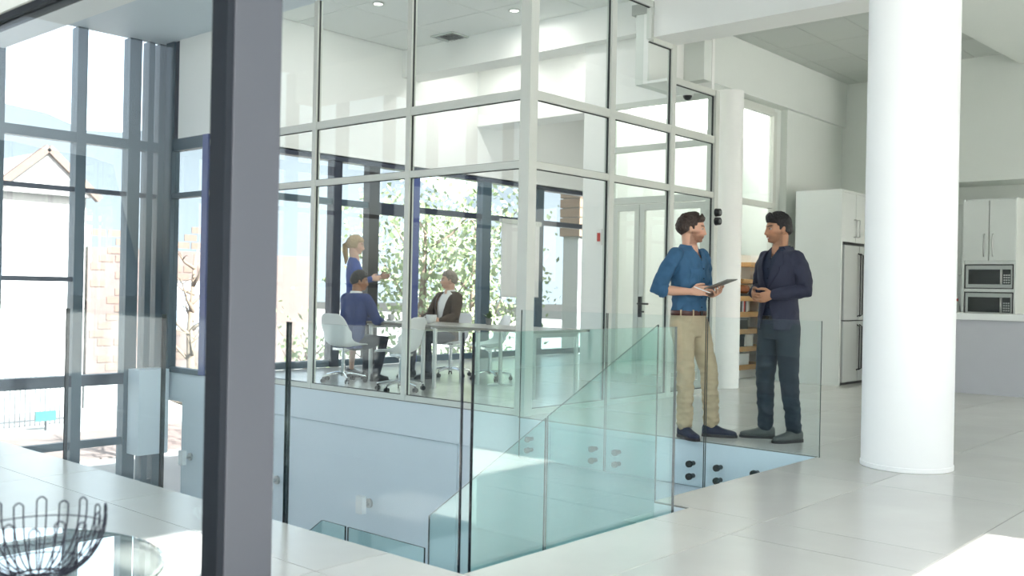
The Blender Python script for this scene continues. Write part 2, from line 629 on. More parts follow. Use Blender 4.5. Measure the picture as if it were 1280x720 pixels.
# ------------------------------------------------------------------ window_2: glass wall facing the men (y = 5.94)
w2 = thing('window_2', (8.7, 5.94, 0), 'white framed glass wall behind the man in the blue shirt', 'window', kind='structure')
XM = [7.0, 8.24, 9.40, 10.36]
for x, top in ((8.24, 4.32), (9.40, 3.98), (10.38, 3.6)):
    piece('mullion', FRAME, w2, (x - .042, x + .042, 5.905, 5.975, 0, top))
TOPS = [4.27, 4.27, 3.53]
for i in range(3):
    x0, x1 = XM[i] + (.042 if i else 0), XM[i + 1] - .042
    for a, b in ZT[:3]:
        piece('transom', FRAME, w2, (x0, x1, 5.91, 5.97, a, b))
    if i == 1:
        piece('transom', FRAME, w2, (x0, 8.96, 5.91, 5.97, 4.27, 4.34), (8.92, 8.97, 5.91, 5.97, 3.93, 4.27), (8.97, x1, 5.91, 5.97, 3.90, 3.96))
        p = pane(w2, 'y', 5.94, x0, 8.93, 3.04, 4.28, GLASS, .01)
        gasket(p, 'y', 5.94, x0, 8.93, 3.05, 4.27, only=(0, 1, 2))
        p = pane(w2, 'y', 5.94, 8.93, x1, 3.04, 3.92, GLASS, .01)
        gasket(p, 'y', 5.94, 8.93, x1, 3.05, 3.90, only=(0, 1, 3))
    else:
        piece('transom', FRAME, w2, (x0, x1, 5.91, 5.97, TOPS[i], TOPS[i] + .07))
        p = pane(w2, 'y', 5.94, x0, x1, 3.04, TOPS[i] + .01, GLASS, .01)
        gasket(p, 'y', 5.94, x0, x1, 3.05, TOPS[i])
    for a, b in ((.055, 2.315), (2.385, 2.965)):
        p = pane(w2, 'y', 5.94, x0, x1, a, b, GLASS, .01)
        gasket(p, 'y', 5.94, x0, x1, a, b)
tag(piece('wall_above_glass', WHITE, None, (6.95, 8.96, 5.9, 5.98, 4.34, 4.95), (8.96, 10.45, 5.9, 5.98, 4.5, 4.95), (9.42, 10.2, 6.28, 6.34, 3.57, 4.95), (9.42, 10.2, 5.98, 6.28, 3.57, 3.60)), 'white wall strip above the front glass wall', 'wall', kind='structure')

# ------------------------------------------------------------------ door_1: glazed double door in the right partition (x = 10.40)
d1 = thing('door_1', (10.4, 6.7, 0), 'white framed glazed double door with lever handle beyond the glass wall', 'door', kind='structure')
for y in (7.45, 6.0):
    piece('jamb', FRAME, d1, (10.36, 10.44, y - .035, y + .035, 0, 3.6))
for a, b in ((2.30, 2.385), (2.965, 3.04), (3.53, 3.6)):
    piece('transom', FRAME, d1, (10.37, 10.43, 6.035, 7.415, a, b))
for (a, b) in ((2.38, 2.97), (3.04, 3.53)):
    pane(d1, 'x', 10.4, 6.035, 7.415, a, b, GLASS, .01)
for nm, y0, y1 in (('door_leaf', 6.045, 6.99), ('side_leaf', 7.0, 7.405)):
    mb = MB()
    for a in (y0, y1 - .07):
        mb.box(10.375, 10.425, a, a + .07, .01, 2.29)
    mb.box(10.375, 10.425, y0 + .07, y1 - .07, .01, .13)
    mb.box(10.375, 10.425, y0 + .07, y1 - .07, 2.21, 2.29)
    lf = mb.build(nm, FRAME, d1)
    pane(lf, 'x', 10.4, y0 + .07, y1 - .07, .13, 2.21, GLASS, .01, 'door_pane')
    if nm == 'door_leaf':
        mb = MB()
        mb.box(10.345, 10.375, 6.935, 6.975, .86, 1.12)
        mb.tube([(10.36, 6.955, 1.03), (10.31, 6.955, 1.03), (10.305, 6.93, 1.03), (10.305, 6.80, 1.03)], .012, 8)
        mb.tube([(10.36, 6.955, .93), (10.335, 6.955, .93), (10.335, 6.88, .93)], .010, 8)
        mb.build('door_handle', BLACK, lf)

# ------------------------------------------------------------------ window_3: tall steel facade of the atrium (y = 12.6)
w3 = thing('window_3', (4.5, 12.6, LOW), 'tall blue grey steel framed facade glazing of the atrium', 'window', kind='structure')
cols3 = [(-1.3, .14), (-.27, .14), (.75, .14), (1.76, .14), (2.78, .14), (3.79, .14), (4.77, .13), (5.78, .13), (6.50, .17), (6.73, .085), (6.91, .13)]
for x, w in cols3:
    piece('column', STEEL, w3, (x - w / 2, x + w / 2, 12.53, 12.70, LOW, 4.45))
cx = [c[0] for c in cols3]
for i in range(len(cols3) - 1):
    a, b = cols3[i][0] + cols3[i][1] / 2, cols3[i + 1][0] - cols3[i + 1][1] / 2
    for z0, z1, th, m in ((2.96, 3.09, .13, STEEL), (2.325, 2.385, .08, NAVY), (-.19, -.045, .14, NAVY), (-1.0, -.9, .08, STEEL), (-1.62, -1.52, .08, STEEL)):
        rect(mb := MB(), 'y', 12.6, th, a, b, z0, z1)
        mb.build('transom', m, w3)
    if cols3[i + 1][0] < 5.9:
        rect(mb := MB(), 'y', 12.6, .08, a, b, 1.165, 1.225)
        mb.build('transom', NAVY, w3)
    pane(w3, 'y', 12.62, a, b, LOW, 4.45, GLASSF, .012)
# return of the facade in the plane of the glass wall
for y, w, m in ((12.35, .2, STEEL), (11.42, .13, BLUEM)):
    piece('column', m, w3, (6.89, 7.01, y - w / 2, y + w / 2, -.02, 3.12 if m is BLUEM else 4.45))
for z0, z1 in ((2.96, 3.12), (2.32, 2.39), (-.03, .04)):
    piece('transom', STEEL, w3, (6.90, 7.0, 11.49, 12.25, z0, z1))
pane(w3, 'x', 6.95, 11.49, 12.25, .03, 2.97, GLASSF, .012)
piece('cladding_panel', NAVY, w3, (6.92, 6.98, 12.14, 12.5, 3.12, 4.45))
# boxed white casing at the foot of the corner columns
bx = piece('corner_casing', SLABW, w3, (6.46, 6.89, 12.2, 12.5, -1.12, .015))
bevel(bx, .008)

# ------------------------------------------------------------------ window_4: dark framed glazing of the meeting room (y = 11.4)
w4 = thing('window_4', (11, 11.4, 0), 'dark framed window wall at the back of the meeting room', 'window', kind='structure')
c4 = [(6.99, .06, STEEL), (9.0, .16, NAVY), (9.70, .20, BLACK), (10.57, .13, BLUEM), (12.2, .22, STEEL), (13.62, .2, STEEL), (15.36, .16, STEEL)]
for x, w, m in c4:
    piece('mullion', m, w4, (x - w / 2, x + w / 2, 11.33, 11.47, 0, 3.0))
piece('lintel', NAVY, w4, (6.96, 15.45, 11.32, 11.48, 2.995, 3.08))
for i in range(len(c4) - 1):
    a, b = c4[i][0] + c4[i][1] / 2, c4[i + 1][0] - c4[i + 1][1] / 2
    zt = (2.36, 2.45) if i != 2 else (2.28, 2.46)
    piece('transom', NAVY if i in (2, 3, 4, 5) else STEEL, w4, (a, b, 11.35, 11.45, *zt))
    piece('sill', STEEL, w4, (a, b, 11.35, 11.45, 0, .10))
    pane(w4, 'y', 11.4, a, b, .10, zt[0], GLASSF, .012)
    pane(w4, 'y', 11.4, a, b, zt[1], 3.0, GLASSF, .012)
rect(mb := MB(), 'y', 11.4, .04, 13.72, 15.28, .1, 2.36)
rb = MB()
rb.box(12.5, 13.5, 11.24, 11.262, 1.06, 2.32)
blind = rb.build('roller_blind', PAPER)
tag(blind, 'white roller blind half lowered over the meeting room window', 'blind')
piece('bottom_bar', BRUSH, blind, (12.5, 13.5, 11.235, 11.267, 1.045, 1.06))
piece('head_rail', FRAME, blind, (12.47, 13.53, 11.22, 11.29, 2.32, 2.40))

# ------------------------------------------------------------------ window_5: opening between the slim column and the pilaster (y = 6.15)
w5 = thing('window_5', (11.7, 6.15, 0), 'narrow tall interior window beside the slim column', 'window', kind='structure')
piece('mullion', FRAME, w5, (12.27, 12.36, 6.12, 6.19, 0, 3.66))
for a, b in ((2.345, 2.42), (3.60, 3.7)):
    piece('transom', FRAME, w5, (11.2, 12.27, 6.12, 6.19, a, b))
pane(w5, 'y', 6.155, 11.2, 12.27, 2.42, 3.61, GLASS, .01)

# ------------------------------------------------------------------ window_6: storefront screen beside the grey post (x = 1.53)
w6 = thing('window_6', (1.53, 3.5, 0), 'glass screen with a grey metal post close to the viewer', 'window', kind='structure')
po = piece('post', POSTF, w6, (1.515, 1.672, 2.372, 2.45, 0, 2.42))
bevel(po, .004)
piece('gasket', POSTD, w6, (1.493, 1.514, 2.374, 2.452, 0, 2.42))
piece('header', FRAME, w6, (1.50, 1.60, 2.45, 9.0, 2.19, 2.42))
piece('header_seal', POSTD, w6, (1.51, 1.58, 2.45, 9.0, 2.165, 2.19))
piece('floor_channel', BRUSH, w6, (1.52, 1.545, 2.45, 9.0, 0, .012))
for y in (2.46, 4.7, 6.95):
    pane(w6, 'x', 1.53, y, y + 2.2, .012, 2.165, GLASSS, .01)

# ------------------------------------------------------------------ glass balustrades


def standoff(parent, c, d):
    """Round stainless fixing: a disc outside the pane and a barrel back to the slab."""
    c, d = Vector(c), Vector(d)
    mb = MB()
    mb.cyl(c - d * .022, c + d * .0, .026, .028, 16)
    mb.cyl(c, c + d * .06, .019, .019, 14)
    return mb.build('standoff', STANDM, parent, smooth='auto')


b1 = thing('glass_balustrade', (2.93, 6, 0), 'frameless glass balustrade along the left edge of the stair well', 'balustrade')
js = [10.16, 8.94, 7.72, 6.495, 5.255, 4.05, 2.83]
for i in range(len(js) - 1):
    pane(b1, 'x', 2.93, js[i + 1] + .012, js[i] - .012, -.32, .99, GLASSL, .017, 'glass_pane', DARKEDGE)
b2 = thing('glass_balustrade', (3.7, 2.82, 0), 'green glass balustrade along the right edge of the stair well nearest the viewer', 'balustrade')
pane(b2, 'y', 2.815, 2.965, 4.545, -.32, .99, GLASSG, .017, 'glass_pane', DARKEDGE)
b3 = thing('glass_balustrade', (6.81, 4.3, 0), 'glass balustrade on steel standoffs in front of the two standing men', 'balustrade')
for y0, y1 in ((2.99, 3.925), (3.94, 4.89), (4.905, 5.86)):
    pane(b3, 'x', 6.805, y0, y1, -.36, .99, GLASSL, .015, 'glass_pane', GREENEDGE)
    for y in (y0 + .12 if y0 > 3.1 else 3.5, y1 - .11):
        for z in (-.185, -.285):
            standoff(b3, (6.797, y, z), (1, 0, 0))
b4 = thing('glass_balustrade', (4.72, 4.4, -.7), 'sloping green glass balustrade of the stair inside the well', 'balustrade')


def sloped(parent, x, pts, th=.015):
    mb = MB()
    n = len(pts)
    v = [(x - th / 2, y, z) for y, z in pts] + [(x + th / 2, y, z) for y, z in pts]
    f = [tuple(range(n)), tuple(range(n, 2 * n))[::-1]] + [(i, (i + 1) % n, n + (i + 1) % n, n + i) for i in range(n)]
    mb.add(v, f)
    mb.m = [0, 0] + [1] * n
    return mb.build('glass_pane', [GLASSG, GREENEDGE], parent)


def rail_z(y):
    return .99 - (y - 3.04) * .755


sloped(b4, 4.72, [(3.04, .99), (3.835, rail_z(3.835)), (3.835, rail_z(3.835) - 1.25), (3.04, -.35)])
sloped(b4, 4.72, [(3.85, rail_z(3.85)), (4.87, -.40), (4.87, -1.62), (3.85, rail_z(3.85) - 1.25)])
sloped(b4, 4.72, [(4.91, -.63), (5.74, -.63), (5.74, -1.6), (4.91, -1.6)])
sloped(b4, 4.72, [(5.77, -.63), (6.05, -.63), (8.6, -2.4), (8.6, -3.25), (5.77, -1.6)])

# ------------------------------------------------------------------ people
def V(*a):
    return Vector(a)


def remeshed(name, soups, mat, parent, voxel=.006, smooth=4, push=None, keep=None, link=True, mats=None):
    """Union of closed shapes through a voxel remesh, smoothed into one surface."""
    mb = MB()
    for v, f in soups:
        mb.add(v, f)
    me = bpy.data.meshes.new('work')
    me.from_pydata([tuple(p) for p in mb.v], [], mb.f)
    bm = bmesh.new()
    bm.from_mesh(me)
    bmesh.ops.recalc_face_normals(bm, faces=bm.faces)
    bm.to_mesh(me)
    bm.free()
    o = bpy.data.objects.new('work', me)
    COL.objects.link(o)
    r = o.modifiers.new('r', 'REMESH')
    r.mode = 'VOXEL'
    r.voxel_size = voxel
    if smooth:
        s = o.modifiers.new('s', 'SMOOTH')
        s.factor = .5
        s.iterations = smooth
    dg = bpy.context.evaluated_depsgraph_get()
    new = bpy.data.meshes.new_from_object(o.evaluated_get(dg))
    bpy.data.objects.remove(o)
    bpy.data.meshes.remove(me)
    new.name = name
    new.materials.clear()
    for m in (mats or [mat]):
        new.materials.append(m)
    if push:
        nn = [v.normal.copy() for v in new.vertices]
        for v, nrm in zip(new.vertices, nn):
            v.co += nrm * push(v.co, nrm)
    if keep:
        bm = bmesh.new()
        bm.from_mesh(new)
        bmesh.ops.delete(bm, geom=[f for f in bm.faces if not keep(f.calc_center_median())], context='FACES')
        bm.to_mesh(new)
        bm.free()
    new.polygons.foreach_set('use_smooth', [True] * len(new.polygons))
    new.update()
    o = bpy.data.objects.new(name, new)
    COL.objects.link(o)
    o.parent = parent
    return o


def sm(a, b, x):
    t = min(1, max(0, (x - a) / (b - a)))
    return t * t * (3 - 2 * t)


def g(x, s):
    return exp(-(x / s) ** 2)


def head_point(d, W=1.0, chin=1.0):
    """Point of the head surface for a unit direction; x forward, z up, origin between the ears at eye level."""
    a = .098 if d.x > 0 else .106
    b = .0765 * W
    c = .122 if d.z > 0 else .120
    low = max(0, -d.z)
    b *= 1 - .27 * sm(.25, 1, low)
    if d.x > 0:
        a *= 1 - .10 * sm(.55, 1, low)
    else:
        a *= 1 - .38 * sm(.1, .9, low)
    r = 1 / sqrt((d.x / a) ** 2 + (d.y / b) ** 2 + (d.z / c) ** 2)
    p = d * r
    if d.x > 0:
        # squarer jaw and forehead
        p.x *= 1 + .05 * sm(.2, .8, low)
        p.y *= 1 + .07 * g(p.z + .075, .03)
        w = sm(.1, .4, d.x)
        y, z = abs(p.y), p.z
        t = min(1, max(0, (.018 - z) / .055))
        nose = (.003 + .024 * t ** 1.15) * sm(-.052, -.040, z) * sm(.034, .012, z)
        dx = nose * g(y, .0095 + .0065 * t)
        dx += .007 * g(y - .013, .007) * g(z + .041, .008)
        dx -= .012 * g(y - .032, .017) * g(z - .001, .012)
        dx += .0055 * g(y - .028, .024) * g(z - .021, .008)
        dx += .004 * g(y - .046, .018) * g(z + .026, .018)
        dx += .0065 * g(y, .021) * g(z + .066, .0055)
        dx += .0065 * g(y, .018) * g(z + .0785, .0060)
        dx -= .004 * g(y, .022) * g(z + .0722, .0028)
        dx -= .003 * g(y, .02) * g(z + .09, .007)
        dx += .006 * chin * g(y, .022) * g(z + .106, .014)
        dx += (.012 * sm(-.030, -.064, z) + .024 * sm(-.074, -.104, z)) * g(y, .042)
        p.x += dx * w
    return p


def sphere_dirs(n=72, m=48):
    for k in range(1, m):
        th = pi * k / m
        for i in range(n):
            ph = 2 * pi * i / n
            yield Vector((sin(th) * cos(ph), sin(th) * sin(ph), cos(th)))


def sphere_mesh(fn, n=72, m=48):
    v = [fn(d) for d in sphere_dirs(n, m)]
    v.append(fn(Vector((0, 0, 1))))
    v.append(fn(Vector((0, 0, -1))))
    f = []
    for k in range(m - 2):
        for i in range(n):
            j = (i + 1) % n
            f.append((k * n + i, (k + 1) * n + i, (k + 1) * n + j, k * n + j))
    top, bot = len(v) - 2, len(v) - 1
    for i in range(n):
        j = (i + 1) % n
        f.append((top, i, j))
        f.append((bot, (m - 2) * n + j, (m - 2) * n + i))
    return v, f


def ellip(c, ax, ay, az, n=16, m=10):
    c, ax, ay, az = Vector(c), Vector(ax), Vector(ay), Vector(az)
    return sphere_mesh(lambda d: c + ax * d.x + ay * d.y + az * d.z, n, m)


def hand(w, d, t, curl=(.25, .3, .35, .4), thumb=.45, s=1.0, spread=.04):
    """Closed shapes of one hand: wrist w, finger direction d, thumb side t, fingers curl towards p = t x d or its opposite (sign of s)."""
    w, d, t = Vector(w), Vector(d).normalized(), Vector(t)
    t = (t - d * t.dot(d)).normalized()
    p = d.cross(t) * (1 if s > 0 else -1)
    k = abs(s)
    out = []
    rings = []
    for u, hw, ht in ((-.012, .026, .020), (.012, .029, .018), (.05, .039, .0155), (.080, .041, .0135), (.094, .037, .010)):
        rings.append((w + d * u * k, t * hw * k, p * ht * k))
    out.append(loft(rings, 18, power=2.6))
    L = (.070, .079, .074, .058)
    for i in range(4):
        off = (.0305 - .0205 * i)
        b = w + d * (.084 - .004 * abs(i - 1)) * k + t * off * k
        ang = 0
        dirn = (d + t * (1.5 - i) * spread).normalized()
        pts = [b - dirn * .012 * k, b]
        for seg, fr in enumerate((.45, .31, .24)):
            ang += curl[i] * (1.0, 1.15, .8)[seg]
            q = dirn * cos(ang) + p * sin(ang)
            pts.append(pts[-1] + q * L[i] * fr * k)
        rr = [.0090, .0090, .0082, .0076, .0066]
        out.append(tube(pts, [x * k * (1, 1, .97, .87)[i] for x in rr], 10))
    b = w + d * .018 * k + t * .022 * k
    e1 = (t * .75 + d * .62 + p * thumb * .6).normalized()
    e2 = (t * .30 + d * .92 + p * thumb).normalized()
    e3 = (t * .05 + d * 1.0 + p * thumb * 1.1).normalized()
    q1 = b + e1 * .042 * k
    q2 = q1 + e2 * .034 * k
    q3 = q2 + e3 * .026 * k
    out.append(tube([b, q1, q2, q3], [.0145 * k, .0118 * k, .0105 * k, .0085 * k], 10))
    return out


def cloth_noise(amp, freq=14, seed=0.0, stretch=(1, 1, .45)):
    def fn(co, n):
        q = Vector((co.x * freq * stretch[0] + seed, co.y * freq * stretch[1], co.z * freq * stretch[2]))
        a = noise.noise(q)
        b = noise.noise(q * 2.3 + Vector((5, 1, 3)))
        return amp * (1 - 2 * abs(a)) + amp * .5 * b
    return fn


def skin_mat(name):
    m = pm(name, (1, 1, 1), .48, var=.04, scale=30, attr='Col', spec=.35)
    m.node_tree.nodes['Principled BSDF'].inputs['Subsurface Weight'].default_value = .08
    m.node_tree.nodes['Principled BSDF'].inputs['Subsurface Radius'].default_value = (.012, .004, .002)
    return m


SKINM = skin_mat('skin')
EYEW = pm('eye_white', (.38, .36, .34), .3)
IRIS = pm('iris', (.03, .02, .012), .15)


class Person:
    def __init__(s, label, loc, yaw, skin, head_c, head_yaw, head_pitch=0.0, head_roll=0.0, W=1.0):
        s.root = thing('person', loc, label, 'person', rz=yaw)
        s.soup = []
        s.skin = skin
        s.hc = Vector(head_c)
        s.hm = Matrix.Translation(s.hc) @ Matrix.Rotation(head_yaw, 4, 'Z') @ Matrix.Rotation(head_pitch, 4, 'Y') @ Matrix.Rotation(head_roll, 4, 'X')
        s.W = W

    def add(s, *soups):
        s.soup += soups

    def head(s, neck_base, ear=True):
        hm = s.hm
        s.add(sphere_mesh(lambda d: hm @ head_point(d, s.W)))
        nb = Vector(neck_base)
        top = hm @ V(-.022, 0, -.06)
        mid = nb.lerp(top, .5) + V(-.004, 0, 0)
        s.add(tube([nb - V(0, 0, .05), nb, mid, top], [.070, .063, .058, .060], 20))
        for sd in (-1, 1):
            c = V(-.012, sd * .0765 * s.W, -.012)
            s.add(ellip(hm @ c, hm.to_3x3() @ V(.017, sd * .006, 0), hm.to_3x3() @ V(-.004, sd * .008, 0), hm.to_3x3() @ V(-.006, sd * .004, .031)))

    def eyes(s):
        hm = s.hm
        for sd in (-1, 1):
            c = V(.0785, sd * .032 * s.W, .000)
            v, f = ellip(hm @ c, hm.to_3x3() @ V(.0105, 0, 0), hm.to_3x3() @ V(0, .0125, 0), hm.to_3x3() @ V(0, 0, .0058))
            e = MB().add(v, f).build('eye', EYEW, s.root, smooth=True, local=True)
            v, f = ellip(hm @ (c + V(.0075, 0, .0008)), hm.to_3x3() @ V(.0042, 0, 0), hm.to_3x3() @ V(0, .0062, 0), hm.to_3x3() @ V(0, 0, .0062))
            MB().add(v, f).build('iris', IRIS, e, smooth=True, local=True)

    def body(s, voxel=.0045, smooth=2, beard=None, beard_amt=0.0, brow=(.03, .018, .01), lips=(.42, .17, .13)):
        o = remeshed('body', s.soup, SKINM, s.root, voxel, smooth)
        inv = s.hm.inverted()
        me = o.data
        ca = me.color_attributes.new('Col', 'FLOAT_COLOR', 'POINT')
        vals = []
        base = Vector(s.skin)
        for v in me.vertices:
            c = base.copy()
            p = inv @ v.co
            if p.length < .19 and p.z > -.16:
                y, z = abs(p.y), p.z
                front = sm(.0, .03, p.x)
                if beard is not None and beard_amt > 0:
                    m = sm(-.036, -.062, z) * (1 if p.x > -.01 else 0)
                    m = max(m, sm(.045, .062, y) * sm(-.012, -.04, z) * sm(-.02, .005, p.x))
                    m *= sm(-.150, -.122, z) * (1 - .65 * g(y - .0, .02) * g(z + .055, .006))
                    m *= (1 - .5 * sm(.03, .05, y) * g(z + .052, .014) * sm(.03, .05, p.x))
                    c = c.lerp(Vector(beard), m * beard_amt * (.85 + .3 * noise.noise(p * 220)))
                lp = g(y, .024) ** 2 * sm(.07, .085, p.x) * max(g(z + .066, .0052), g(z + .0785, .0056))
                c = c.lerp(Vector(lips), min(1, lp * .9))
                mo = g(y, .022) * sm(.07, .085, p.x) * g(z + .0722, .0022)
                c = c.lerp(Vector((.10, .03, .025)), min(1, mo))
                bw = front * sm(.058, .046, y) * sm(.009, .015, y) * g(z - (.021 + .004 * sm(.01, .035, y)), .0052)
                c = c.lerp(Vector(brow), min(1, bw * 1.25) * .9)
                ch = front * g(y - .045, .02) * g(z + .03, .02)
                c = c.lerp(Vector((c.x * 1.05, c.y * .86, c.z * .82)), ch * .6)
            vals += [c.x, c.y, c.z, 1]
        ca.data.foreach_set('color', vals)
        return o

    def hair(s, mat, thick, line, jag=.004, name='hair'):
        """thick(d) -> thickness above the skull; line(d) -> True where hair grows (soft edge value 0..1)."""
        hm = s.hm

        def fn(d):
            p = head_point(d, s.W)
            k = line(d)
            n = noise.noise(Vector((d.x * 9, d.y * 9, d.z * 5)))
            n2 = noise.noise(Vector((d.x * 26 + 3, d.y * 26, d.z * 9)))
            t = thick(d) * (1 + .25 * n) + jag * n2
            return hm @ (p * (1 + (-.08 * (1 - k) + k * t / max(p.length, .01))))
        v, f = sphere_mesh(fn, 120, 80)
        return MB().add(v, f).build(name, mat, s.root, smooth=True, local=True)


def shoe(parent, ank, yaw, mat, sole_mat, toe=1.0, lace=None, high=.10):
    """Leather shoe under the ankle (ground z = 0); yaw of the toe in the person's frame."""
    R = Matrix.Rotation(yaw, 3, 'Z')
    a = Vector((ank[0], ank[1], 0))

    def P(x, y, z):
        return a + R @ V(x, y, z)
    gz = ank[2]
    rings = []
    for x, hw, zc, hz in ((-.075, .018, .048, .030), (-.068, .031, .052, .042), (-.045, .037, .058, .050), (0, .039, .060, .052), (.04, .041, .054, .045),
                          (.08, .046, .043, .034), (.13, .048, .036, .027), (.17, .042, .032, .023), (.195, .028, .029, .018), (.206, .012, .027, .010)):
        rings.append((P(x, 0, zc + gz), R @ V(0, hw, 0), V(0, 0, hz)))
    soups = [loft(rings, 20, power=2.4)]
    soups.append(tube([P(-.015, 0, .06 + gz), P(-.012, 0, high + gz)], [.042, .040], 16))
    o = remeshed('shoe', soups, mat, parent, .005, 3)
    out = []
    for x, hw in ((-.078, .016), (-.07, .031), (-.04, .039), (.03, .042), (.09, .050), (.14, .050), (.185, .038), (.205, .022), (.212, .006)):
        out.append((x, hw))
    mb = MB()
    poly = [(x, -h) for x, h in out] + [(x, h) for x, h in reversed(out)]
    n = len(poly)
    v = [P(x, y, gz + .0) for x, y in poly] + [P(x * 1.0, y, gz + .022 if x > .0 else gz + .026) for x, y in poly]
    f = [tuple(range(n))[::-1], tuple(range(n, 2 * n))] + [(i, (i + 1) % n, n + (i + 1) % n, n + i) for i in range(n)]
    mb.add(v, f)
    mb.build('sole', sole_mat, o, local=True)
    mb = MB()
    for k in range(4):
        x = .035 + k * .018
        z = .098 - k * .0105 + gz
        mb.tube([P(x, -.02, z - .006), P(x + .004, 0, z + .002), P(x, .02, z - .006)], .0028, 6)
    mb.tube([P(.034, 0, .098 + gz), P(.028, .03, .104 + gz), P(.05, .038, .085 + gz)], .0024, 6)
    mb.tube([P(.034, 0, .098 + gz), P(.028, -.03, .104 + gz), P(.05, -.038, .085 + gz)], .0024, 6)
    mb.build('laces', lace or sole_mat, o, smooth=True, local=True)
    return o


def torso_rings(pz, rings, lean=0.0, sx=0.0):
    out = []
    for z, rx, ry, cx in rings:
        out.append((V(cx + sx + lean * z, 0, pz + z), V(rx, 0, 0), V(0, ry, 0)))
    return loft(out, 32, power=2.25)


def strip_on(bvh, pts_l, pts_r, off, mat, parent, name, th=.003, front=1):
    """Thin sewn strip laid on a garment: rows of (y, z) pairs are dropped on to the surface from in front."""
    def drop(y, z):
        hit = bvh.ray_cast(V(front * 1.0, y, z), V(-front, 0, 0))
        return hit[0] + hit[1] * off if hit[0] is not None else None
    A, B = [], []
    for l, r in zip(pts_l, pts_r):
        a, b = drop(*l), drop(*r)
        if a is None or b is None:
            continue
        A.append(a)
        B.append(b)
    v, f = [], []
    for a, b in zip(A, B):
        v += [a, (a + b) / 2 + V(front * .001, 0, 0), b, a - V(front * th, 0, 0), b - V(front * th, 0, 0)]
    for k in range(len(A) - 1):
        i, j = k * 5, k * 5 + 5
        f += [(i, i + 1, j + 1, j), (i + 1, i + 2, j + 2, j + 1), (i + 3, j + 3, j + 4, i + 4), (i, j, j + 3, i + 3), (i + 2, i + 4, j + 4, j + 2)]
    if len(A) > 1:
        f += [(0, 3, 4, 2, 1), ((len(A) - 1) * 5, (len(A) - 1) * 5 + 1, (len(A) - 1) * 5 + 2, (len(A) - 1) * 5 + 4, (len(A) - 1) * 5 + 3)]
    return MB().add(v, f).build(name, mat, parent, smooth='auto', local=True)


def bvh_of(o):
    me = o.data
    return BVHTree.FromPolygons([v.co for v in me.vertices], [p.vertices for p in me.polygons])


def collar(parent, nz, cx, mat, r0=.066, r1=.088, h=.045, gap=.5, tilt=.3, name='collar', point=.035):
    """Turned-down shirt collar round the neck, open at the front with two points."""
    v, f = [], []
    n = 28
    for i in range(n + 1):
        a = gap + (2 * pi - 2 * gap) * i / n
        fr = min(i, n - i) / (n / 2)
        pt = point * (1 - sm(0, .35, fr))
        up = nz + h - .012 * (1 - sm(0, .6, fr))
        for r, z in ((r0, nz + .0), (r0 + .002, up), (r0 + .008, up + .002), (r1, nz + .004 - pt), (r1 - .006, nz + .002 - pt)):
            v.append(V(cx + r * cos(a) * 1.02 - (z - nz) * tilt * .4, r * sin(a) * .98, z))
    for i in range(n):
        for k in range(5):
            a, b = i * 5 + k, i * 5 + (k + 1) % 5
            f.append((a, b, b + 5, a + 5))
    f += [(0, 1, 2, 3, 4), tuple(n * 5 + k for k in (4, 3, 2, 1, 0))]
    return MB().add(v, f).build(name, mat, parent, smooth='auto', local=True)


def button(parent, p, n, mat, r=.006):
    n = Vector(n).normalized()
    mb = MB()
    mb.cyl(Vector(p) - n * .002, Vector(p) + n * .003, r, r * .85, 10)
    return mb.build('button', mat, parent, local=True)


DENIM = pm('blue_denim_shirt', (.028, .095, .185), .8, var=.18, scale=16, bump=.25, bscale=160)
CHINO = pm('tan_chino_cloth', (.50, .39, .25), .85, var=.08, scale=14, bump=.2, bscale=220)
BELT = pm('dark_brown_leather', (.065, .018, .012), .4, var=.15)
NAVYSH = pm('navy_suede', (.016, .022, .05), .75, var=.15, scale=40)
SOLED = pm('dark_sole', (.02, .018, .02), .6)
BLAZ = pm('dark_navy_blazer_cloth', (.024, .027, .052), .8, var=.12, scale=20, bump=.2, bscale=260)
DKSHIRT = pm('dark_blue_shirt_cloth', (.010, .018, .042), .7, var=.12, scale=20, bump=.15, bscale=200)
SLACKS = pm('dark_teal_trouser_cloth', (.012, .022, .036), .8, var=.12, scale=18, bump=.2, bscale=240)
GREYSH = pm('grey_suede', (.095, .105, .10), .75, var=.12, scale=40)
HAIRB = pm('brown_hair', (.030, .014, .008), .5, var=.35, scale=30, stretch=(1, 1, .25), bump=.9, bscale=90)
HAIRK = pm('black_hair', (.008, .006, .006), .45, var=.3, scale=30, bump=.9, bscale=90)
TABM = pm('tablet_grey', (.20, .205, .19), .35, metal=.3)
SCREEN = pm('tablet_screen', (.02, .02, .025), .08)


def dirang(a, el=0.0):
    return V(cos(a) * cos(el), sin(a) * cos(el), sin(el))


